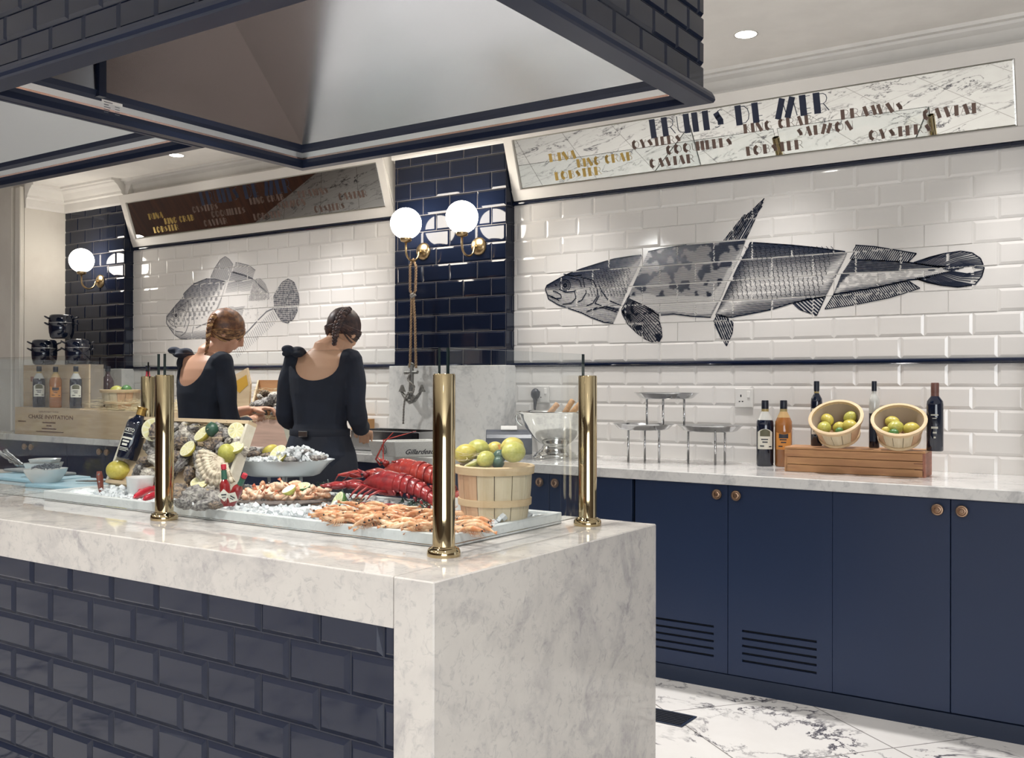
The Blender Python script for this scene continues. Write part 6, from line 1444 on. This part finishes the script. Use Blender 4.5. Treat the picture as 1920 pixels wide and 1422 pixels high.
# langoustine-like claw pieces under them
for i, (px, py, a, lb) in enumerate(((690, 948, .1, 'dark red shellfish claw lying under the front lobster, left piece'), (735, 950, .25, 'dark red shellfish claw lying under the front lobster, right piece'))):
    q = AZ(px, py, .925); mb = MB(); d = Vector((math.cos(a), math.sin(a), 0)); mb.tube([-d*.045, -d*.02, d*.02, d*.045], [.006, .013, .012, .004], 10, flat=.7); mb.tube([-d*.02, d*.01+Vector((0, -.016, 0)), d*.05+Vector((0, -.012, -.004))], [.004, .003, .001], 6); tag(mb.build('claw_piece', M['lob'], None, True, loc=q), lb, 'shellfish claw')
M['weed'] = mat('dark_green_seaweed', '1d3a30', .3)
mb = MB(); r_ = random.Random(2)
for cx_, cy_, n_w, sx_ in ((790, 944, 60, 30), (600, 915, 24, 16), (640, 935, 30, 16), (668, 938, 20, 12)):
    for i in range(n_w):
        q = AZ(r_.gauss(cx_, sx_*.5), r_.gauss(cy_, 4), .925); d = Vector((r_.uniform(-1, 1), r_.uniform(-1, 1), r_.uniform(0, .6))).normalized(); mb.tube([q, q+d*.012, q+d*.02+Vector((r_.uniform(-.01, .01), 0, .002))], [.003, .004, .001], 5, flat=.5)
tag(mb.build('seaweed', M['weed'], None, True), 'dark green seaweed tufts around the lobsters', 'seaweed', None, 'stuff')

# ---------------------------------------------------------------- big slatted basket with lemons
bp = Vector((-1.690, 2.395, .906)); r1 = sz(70, bp+Vector((0, 0, .15))); Hb = zof(921, 873, bp)-.906
bs = basket('slatted_basket', 'large slatted basket of lemons standing on the ice behind the corner post', r1*.86, r1, Hb, None, .36, 13); bs.location = bp
zt_ = .906+Hb
for kind, px, py, r, dy, rot, lb in (('lemon2', 963, 848, 22, -.035, (PI/2, .2, -.4), 'big lemon at the front right of the large basket'), ('lemon', 961, 838, 20, .015, (PI/2, .1, -.8), 'lemon behind the big front right one in the large basket'), ('lemon2', 911, 862, 18, -.075, (PI/2+.2, 0, 0), 'front lemon with its dark tip showing in the large basket'),
        ('lemon', 872, 851, 20, -.03, (0, 1.3, .2), 'leftmost lemon in the large basket beside the post'), ('lemon2', 896, 843, 21, .01, (.2, 1.4, .3), 'long lemon across the back of the large basket'), ('lemon', 926, 845, 17, .045, (.2, .8, .3), 'rear lemon half hidden behind the orange card in the large basket'),
        ('darklime', 936, 857, 14, -.01, (0, .4, 0), 'upper dark lime in the middle of the large basket'), ('darklime', 934, 868, 13, -.055, (.4, .9, 0), 'lower dark lime in the middle of the large basket')):
    p = AY(px, py, bp.y+dy); citrus(kind, p, sz(r*.92, p), rot, lb)
p = AY(886, 867, bp.y-.075); half('lemon2', p, sz(17, p), (-.3, -.25, .9), 'lemon half lying at the front left of the large basket')
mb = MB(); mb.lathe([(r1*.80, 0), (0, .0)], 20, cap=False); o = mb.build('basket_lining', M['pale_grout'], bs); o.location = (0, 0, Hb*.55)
q = [AY(x, y, bp.y+.035) for x, y in ((905, 834), (939, 834), (939, 858), (905, 858))]; c_ = q[0].lerp(q[2], .5); mb = MB(); mb.prism([p_-c_ for p_ in q], (0, .001, 0))
tag(mb.build('price_card', mat('orange_card', 'd2914a', .6), None, loc=c_), 'small plain orange card stuck among the lemons of the large basket', 'card')
# sprigs of wood wool on basket
straw('wood_wool', 'wood wool strands curling over the lemons in the large basket', lambda a, b: tuple(AY(866+30*a, 852+14*b, bp.y-.06)), 0, 10, .06, .004, 15, .0008)

# ================================================================ THE TWO PEOPLE
M['skin'] = mat('warm_skin', 'd9ab8c', .5, 0, Subsurface_Weight=.08); P(M['skin']).inputs['Subsurface Radius'].default_value = (.02, .01, .005)
M['skin2'] = mat('pink_skin', 'd2a084', .5, 0, Subsurface_Weight=.08); P(M['skin2']).inputs['Subsurface Radius'].default_value = (.02, .01, .005)
M['dress'] = speck('black_jersey', '1b2230', '202838', 8, .85); M['apron'] = mat('black_apron_cloth', '1e2431', .8)
def bake(mb, name, m, parent, vox, smooth=2, cutter=None):
    me = bpy.data.meshes.new(name); me.from_pydata(mb.v, [], mb.f); o = bpy.data.objects.new(name, me); COL.objects.link(o)
    r = o.modifiers.new('r', 'REMESH'); r.mode = 'VOXEL'; r.voxel_size = vox; s = o.modifiers.new('s', 'SMOOTH'); s.iterations = smooth; s.factor = .6
    if cutter:
        cme = bpy.data.meshes.new('c'); cme.from_pydata(cutter.v, [], cutter.f); import bmesh
        b = bmesh.new(); b.from_mesh(cme); bmesh.ops.recalc_face_normals(b, faces=b.faces); b.to_mesh(cme); b.free()
        co = bpy.data.objects.new('c', cme); COL.objects.link(co); q = o.modifiers.new('b', 'BOOLEAN'); q.operation = 'DIFFERENCE'; q.object = co; q.solver = 'EXACT'
    bpy.context.view_layer.update(); dg = bpy.context.evaluated_depsgraph_get(); nm = bpy.data.meshes.new_from_object(o.evaluated_get(dg))
    bpy.data.objects.remove(o)
    if cutter: bpy.data.objects.remove(co)
    nm.materials.clear(); nm.materials.append(m); nm.name = name; nm.polygons.foreach_set('use_smooth', [True]*len(nm.polygons))
    if cutter: nm.set_sharp_from_angle(angle=math.radians(50))
    ob = bpy.data.objects.new(name, nm); COL.objects.link(ob); ob.parent = parent; return ob
def loft(mb, secs, seg=28, off=0.0):
    vs = []; n = len(secs)
    for z, cx, cy, rx, ry in secs:
        for k in range(seg):
            a = 2*PI*k/seg; c, s = math.cos(a), math.sin(a); p_ = 2.25; m_ = (abs(c)**p_+abs(s)**p_)**(-1/p_)
            vs.append((cx+(rx+off)*c*m_, cy+(ry+off)*s*m_, z))
    fs = [(i*seg+k, i*seg+(k+1) % seg, (i+1)*seg+(k+1) % seg, (i+1)*seg+k) for i in range(n-1) for k in range(seg)]+[tuple(range(seg))[::-1], tuple((n-1)*seg+k for k in range(seg))]
    return mb.add(vs, fs)
def bez(pts, n=10):
    out = []
    P_ = [Vector(p) for p in pts]; P_ = [P_[0]*2-P_[1]]+P_+[P_[-1]*2-P_[-2]]
    for i in range(1, len(P_)-2):
        for j in range(n):
            t = j/n; a, b, c, d = P_[i-1:i+3]; out.append(.5*((2*b)+(c-a)*t+(2*a-5*b+4*c-d)*t*t+(3*b-3*c+d-a)*t**3))
    return out+[P_[-2]]
def lerpr(rs, n): return [rs[int(i)]+(rs[min(int(i)+1, len(rs)-1)]-rs[int(i)])*(i-int(i)) for i in [k*(len(rs)-1)/(n-1) for k in range(n)]]
def hand(mb, w, d, n, side):
    """palm and five curled fingers; w wrist, d direction, n back-of-hand normal"""
    d, n = Vector(d).normalized(), Vector(n).normalized(); s = d.cross(n).normalized()*side; n = s.cross(d)*side; w = Vector(w)
    for k in (-.5, 0, .5): mb.tube([w-d*.01, w+d*.04+s*.020*k, w+d*.085+s*.036*k], [.021, .017, .013], 10, flat=.8)
    for k, L_ in enumerate((.072, .080, .076, .060)):
        b = w+d*.082+s*(.031-.0205*k); c1 = b+d*L_*.42-n*.006; c2 = c1+d*L_*.22-n*L_*.34; c3 = c2-n*L_*.24-d*.004
        mb.tube([b-d*.02, b, c1, c2, c3], [.0098, .0096, .0086, .0078, .0062], 9)
    b = w+d*.020+s*.022; mb.tube([b-s*.01, b+s*.018+d*.022-n*.010, b+s*.026+d*.045-n*.020, b+s*.018+d*.064-n*.026], [.014, .0125, .0105, .0075], 9)
def person(label, px, depth, turn, H, head_c, head_fwd, head_roll, skin, haircols, armsL, armsR, braid, u_cut, ruffle, lean=0.0, nudge=0):
    base = CAM+ray(px, 711)/F_PX*depth; base.z = 0; ang = math.atan2(FH.y, FH.x)-PI/2-turn
    t = thing('person', label, 'person', base, ang); k = H/1.68
    mb = MB(); S_ = [(.80, 0, .00, .150, .105), (.88, 0, -.005, .165, .118), (.95, 0, -.005, .168, .118), (1.02, 0, 0, .145, .100), (1.09, 0, .005, .122, .085), (1.16, 0, .005, .128, .088), (1.24, 0, .005, .146, .098), (1.31, 0, .008, .160, .098), (1.365, 0, .010, .168, .088), (1.405, 0, .012, .152, .070), (1.432, 0, .016, .100, .056), (1.455, 0, .022, .062, .050)]
    S_ = [(z*k, x+lean*max(0, z-1.0), y+.10*max(0, z-1.15), rx, ry) for z, x, y, rx, ry in S_]
    loft(mb, S_)
    hc = Vector(head_c); nb = Vector((S_[-1][1], S_[-1][2], S_[-1][0]))
    HR = Matrix.Rotation(head_roll[1], 4, 'Z') @ Matrix.Rotation(head_roll[0], 4, 'Y') @ Matrix.Rotation(-head_fwd, 4, 'X')
    hm = Matrix.Translation(hc) @ HR
    mb.tube([nb-Vector((0, -.005, .05)), nb, (nb+hc)/2+Vector((0, .0, -.02)), hc+HR @ Vector((0, -.015, -.05))], [.075, .058, .050, .050], 16)
    # head: cranium, jaw, brow, nose, lips, ears
    T0 = mb.T; mb.T = hm
    mb.ell((0, -.012, .025), (.074, .092, .088), 24, 16); mb.ell((0, .030, -.035), (.054, .058, .064), 20, 12); mb.ell((0, .052, -.080), (.026, .026, .022), 14, 10); mb.ell((0, .058, .020), (.050, .030, .030), 16, 10)
    mb.tube([(0, .085, .020), (0, .098, -.006), (0, .106, -.026), (0, .094, -.034)], [.008, .0085, .011, .009], 10)
    mb.ell((0, .082, -.050), (.021, .012, .006), 12, 8); mb.ell((0, .079, -.061), (.019, .011, .006), 12, 8)
    for s in (-1, 1):
        mb.ell((s*.075, -.004, -.008), (.008, .020, .030), 12, 10); mb.ell((s*.038, .050, -.022), (.022, .025, .022), 12, 8)
        mb.ell((s*.030, .074, .008), (.013, .012, .008), 10, 8)
    mb.T = T0
    sh = Vector((.158, S_[8][2], 1.375*k))
    arms = []
    for s, A in ((-1, armsL), (1, armsR)):
        pts = [Vector((s*.10+lean*.3, sh.y, sh.z+.012)), Vector((s*sh.x+lean*.35, sh.y, sh.z)), Vector(A[0]), Vector(A[1])]
        q = bez(pts, 8); rs = lerpr([.050, .052, .047, .042, .038, .034, .026], len(q)); mb.tube(q, rs, 14); arms.append((q, rs)); d = (pts[3]-pts[2]).normalized()
        hand(mb, pts[3]+d*.01, d+Vector(A[2] if len(A) > 2 else (0, 0, 0)), A[3] if len(A) > 3 else (0, 0, 1), -s)
    for s in (-1, 1): mb.tube([(s*.085, -.005, .90*k), (s*.088, .0, .72), (s*.085, .01, .48), (s*.085, -.012, .30), (s*.085, -.02, .09)], [.092, .078, .056, .052, .036], 14); mb.tube([(s*.085, -.035, .045), (s*.087, .06, .035), (s*.09, .13, .028)], [.035, .034, .024], 10)
    bake(mb, 'body', skin, t, .0058, 2)
    # clothes
    mb = MB(); loft(mb, [q for q in S_ if q[0] < 1.44*k], 28, .009)
    for q, rs in arms:
        n = len(q)-2; mb.tube(q[:n], [r+.008+.004*math.sin(i*1.3) for i, r in enumerate(rs[:n])], 14)
    u = u_cut; cut = MB(); prof = [(u[0], 1.62), (u[0]+.005, 1.40*k)]+[(u[0]+(u[1]-u[0])*(.5-.5*math.cos(PI*i/14)), 1.40*k-(1.40*k-u[2])*math.sin(PI*i/14)**.75) for i in range(1, 14)]+[(u[1]-.005, 1.40*k), (u[1], 1.62)]
    cut.prism([(x, -.35, z) for x, z in prof], (0, .35+S_[-1][2]-.01, 0))
    bake(mb, 'black_top', M['dress'], t, .0062, 2, cut)
    mb = MB(); vs = []; n = 48; lv = [(1.06, .142, .100), (1.02, .158, .112), (.95, .182, .132), (.86, .196, .142), (.74, .206, .150), (.60, .218, .158), (.50, .226, .165)]
    for j, (z, rx, ry) in enumerate(lv):
        for i in range(n):
            a = 2*PI*i/n; f = 1+.035*j/6*math.sin(a*9)+.02*j/6*math.sin(a*17+1); vs.append((rx*f*math.cos(a), ry*f*math.sin(a), z*k))
    mb.add(vs, [(j*n+i, j*n+(i+1) % n, (j+1)*n+(i+1) % n, (j+1)*n+i) for j in range(len(lv)-1) for i in range(n)]); o = mb.build('skirt', M['apron'], t, True); so = o.modifiers.new('s', 'SOLIDIFY'); so.thickness = .003
    mb = MB(); mb.lathe([(1, 1.035*k), (1.02, 1.04*k), (1.02, 1.065*k), (1, 1.07*k)], 40, sx=.150, sy=.108, cap=False); ap = mb.build('apron_tie', M['apron'], t, True)
    MB().box((-.050, -.130, 1.035*k), (-.004, -.110, 1.062*k), .002).build('apron_clip', M['steel_shiny'], t)
    for s in (-1, 1): MB().tube([(s*.085, -.045, .035), (s*.087, .05, .034), (s*.09, .145, .025)], [.040, .044, .034], 12, flat=.8).build('shoe', M['cap_black'], t, True)
    if ruffle:
        c = Vector(ruffle); mb = MB(); r_ = random.Random(3)
        for i in range(9): mb.ell(c+Vector((r_.uniform(-.045, .045), r_.uniform(-.03, .03), r_.uniform(-.012, .022))), (r_.uniform(.022, .040), r_.uniform(.03, .04), r_.uniform(.012, .022)), 10, 8)
        bake(mb, 'shoulder_ruffle', M['dress'], t, .007, 1)
    # hair: strands combed from the hairline back to the plait
    hb_ = thing_hair(t, hm, haircols, braid)
    return t
def thing_hair(t, hm, cols, braid):
    C0 = Vector((0, -.014, .026)); RX, RY, RZ = .0815, .0995, .0955
    g = Vector(braid['gather']).normalized()
    def on(d, e=0): d = d.normalized(); return C0+Vector((d.x*(RX+e), d.y*(RY+e), d.z*(RZ+e)))
    mb = MB(); mb.T = hm; n1, n2 = 40, 22; vs = []
    def capf(uu, vv):
        a = 2*PI*uu; th = vv*PI*.5*(1.30+.20*math.cos(a+PI/2)*1); d0 = Vector((0, -.28, .96)); e1 = Vector((1, 0, 0)); e2 = d0.cross(e1)
        d = d0.normalized()*math.cos(th)+(e1*math.cos(a)+e2.normalized()*math.sin(a))*math.sin(th); return on(d, -.002+.002*mnoise.noise(d*9))
    mb.grid(capf, 48, 22); cap = mb.build('hair', cols[0], t, True); so = cap.modifiers.new('s', 'SOLIDIFY'); so.thickness = .004
    r_ = random.Random(11)
    for ci, c in enumerate(cols):
        mb = MB(); mb.T = hm
        for i in range(braid.get('n', 120)):
            a = 2*PI*r_.random(); th = PI*.5*(1.24+.24*math.cos(a+PI/2))+r_.uniform(-.12, .05); d0 = Vector((0, -.28, .96)).normalized(); e1 = Vector((1, 0, 0)); e2 = d0.cross(e1).normalized()
            s = d0*math.cos(th)+(e1*math.cos(a)+e2*math.sin(a))*math.sin(th)
            if s.dot(g) < -.98: continue
            w = r_.uniform(-.10, .10); q = []
            for j in range(9):
                f = j/8; om = math.acos(max(-1, min(1, s.dot(g)))); so_ = math.sin(om) or 1; d = (s*math.sin((1-f)*om)+g*math.sin(f*om))/so_; d = d+s.cross(g)*w*math.sin(PI*f)
                q.append(on(d, .0005+.006*math.sin(PI*f)*r_.uniform(.3, 1)+.004*f))
            mb.tube(q, [.0012]+[r_.uniform(.0022, .0040)]*7+[.003], 5, flat=.6)
        mb.build('hair_strands', c, cap, True, fix=False)
    for ci, c in enumerate(cols):      # plait
        mb = MB(); pts = bez([tuple(hm @ Vector(p)) if not isinstance(p, Vector) else p for p in braid['path']], 10); L_ = sum((b-a).length for a, b in zip(pts, pts[1:])); m_ = int(L_/.0042)
        for strand in range(3):
            if (strand % len(cols)) != ci: continue
            q, rs = [], []
            for i in range(m_+1):
                f = i/m_; k = f*(len(pts)-1); j = min(int(k), len(pts)-2); p = pts[j].lerp(pts[j+1], k-j); d = (pts[j+1]-pts[j]).normalized(); u = d.cross(hm.to_3x3() @ Vector((0, -1, 0))).normalized(); v = d.cross(u); ph = f*L_/.052*2*PI+strand*2*PI/3
                wd = braid['w']*(1-.55*f**1.5); q.append(p+u*wd*math.sin(ph)+v*wd*.5*math.sin(2*ph)); rs.append(wd*.72)
            rs[0] *= .5; rs[-1] *= .3; mb.tube(q, rs, 8)
        if mb.v: mb.build('plait', c, cap, True, fix=False)
    return cap
def haircol(nm, a, b): m = mat(nm, a, .45); n = noise(m, coords(m, (3, 3, 3)), 14, 3); r = ramp(m, n.outputs[0], [(.4, b), (.62, a)]); L(m, r.outputs[0], P(m).inputs['Base Color']); return m
HB = [haircol('dark_brown_hair', '4d3833', '33262a'), haircol('mid_brown_hair', '6b4e42', '453438')]
HG = [haircol('copper_brown_hair', '8a5f40', '5c3e30'), haircol('golden_hair', 'd3ab78', 'a87c50'), haircol('copper_brown_hair_dark', '9c6f4a', '5c4030')]
V3 = Vector
# right-hand person, back to us, head bowed to the right
person('person in a black open-backed top, dark plaited hair, head bowed, right of the other', 600, 4.86, .26, 1.70, (.052, .150, 1.560), .62, (.10, -.22), M['skin'], HB,
       ((-.192, .03, 1.13), (-.10, .26, 1.08)), ((.190, .02, 1.13), (.12, .25, 1.07)),
       {'gather': (.40, -.76, -.45), 'path': [(.030, -.078, .082), (.042, -.108, .03), (.046, -.106, -.04), (.048, -.090, -.085), (.056, -.068, -.135)], 'w': .0155},
       (-.115, .120, 1.315), (-.13, -.02, 1.45))
# left-hand person, turned to the right, face in profile
person('person in a black open-backed top, copper plait, face turned right, beside the crate of oysters', 375, 5.20, .66, 1.69, (.035, .135, 1.575), .50, (.04, -.60), M['skin2'], HG,
       ((-.19, .10, 1.12), (-.03, .34, 1.155), (.5, 0, 0)), ((.205, .05, 1.09), (.055, .29, 1.10), (-.1, 0, .25)),
       {'gather': (.58, -.55, -.55), 'path': [(.048, -.090, .045), (.066, -.090, .0), (.074, -.075, -.05), (.078, -.050, -.105), (.080, -.030, -.165)], 'w': .0145},
       (-.125, .105, 1.285), (-.155, -.01, 1.455))

# floor grille beside the island
a, b = AZ(1303, 1345, 0), AZ(1283, 1366, 0); yb_, yf = a.y, b.y; xr_ = (a.x+b.x)/2
t = thing('floor_grille', 'dark metal grille set in the marble floor beside the island end', 'grille', (xr_-.16, (yb_+yf)/2, 0.0005))
MB().box((-.16, -(yb_-yf)/2, 0), (.16, (yb_-yf)/2, .004), .001).build('frame', M['navy_dark'], t)
mb = MB(); [mb.box((-.15, -(yb_-yf)/2+.008+i*(yb_-yf-.016)/7, .0042), (.15, -(yb_-yf)/2+.008+(i+.5)*(yb_-yf-.016)/7, .007)) for i in range(7)]
mb.build('bars', M['slot'], t)
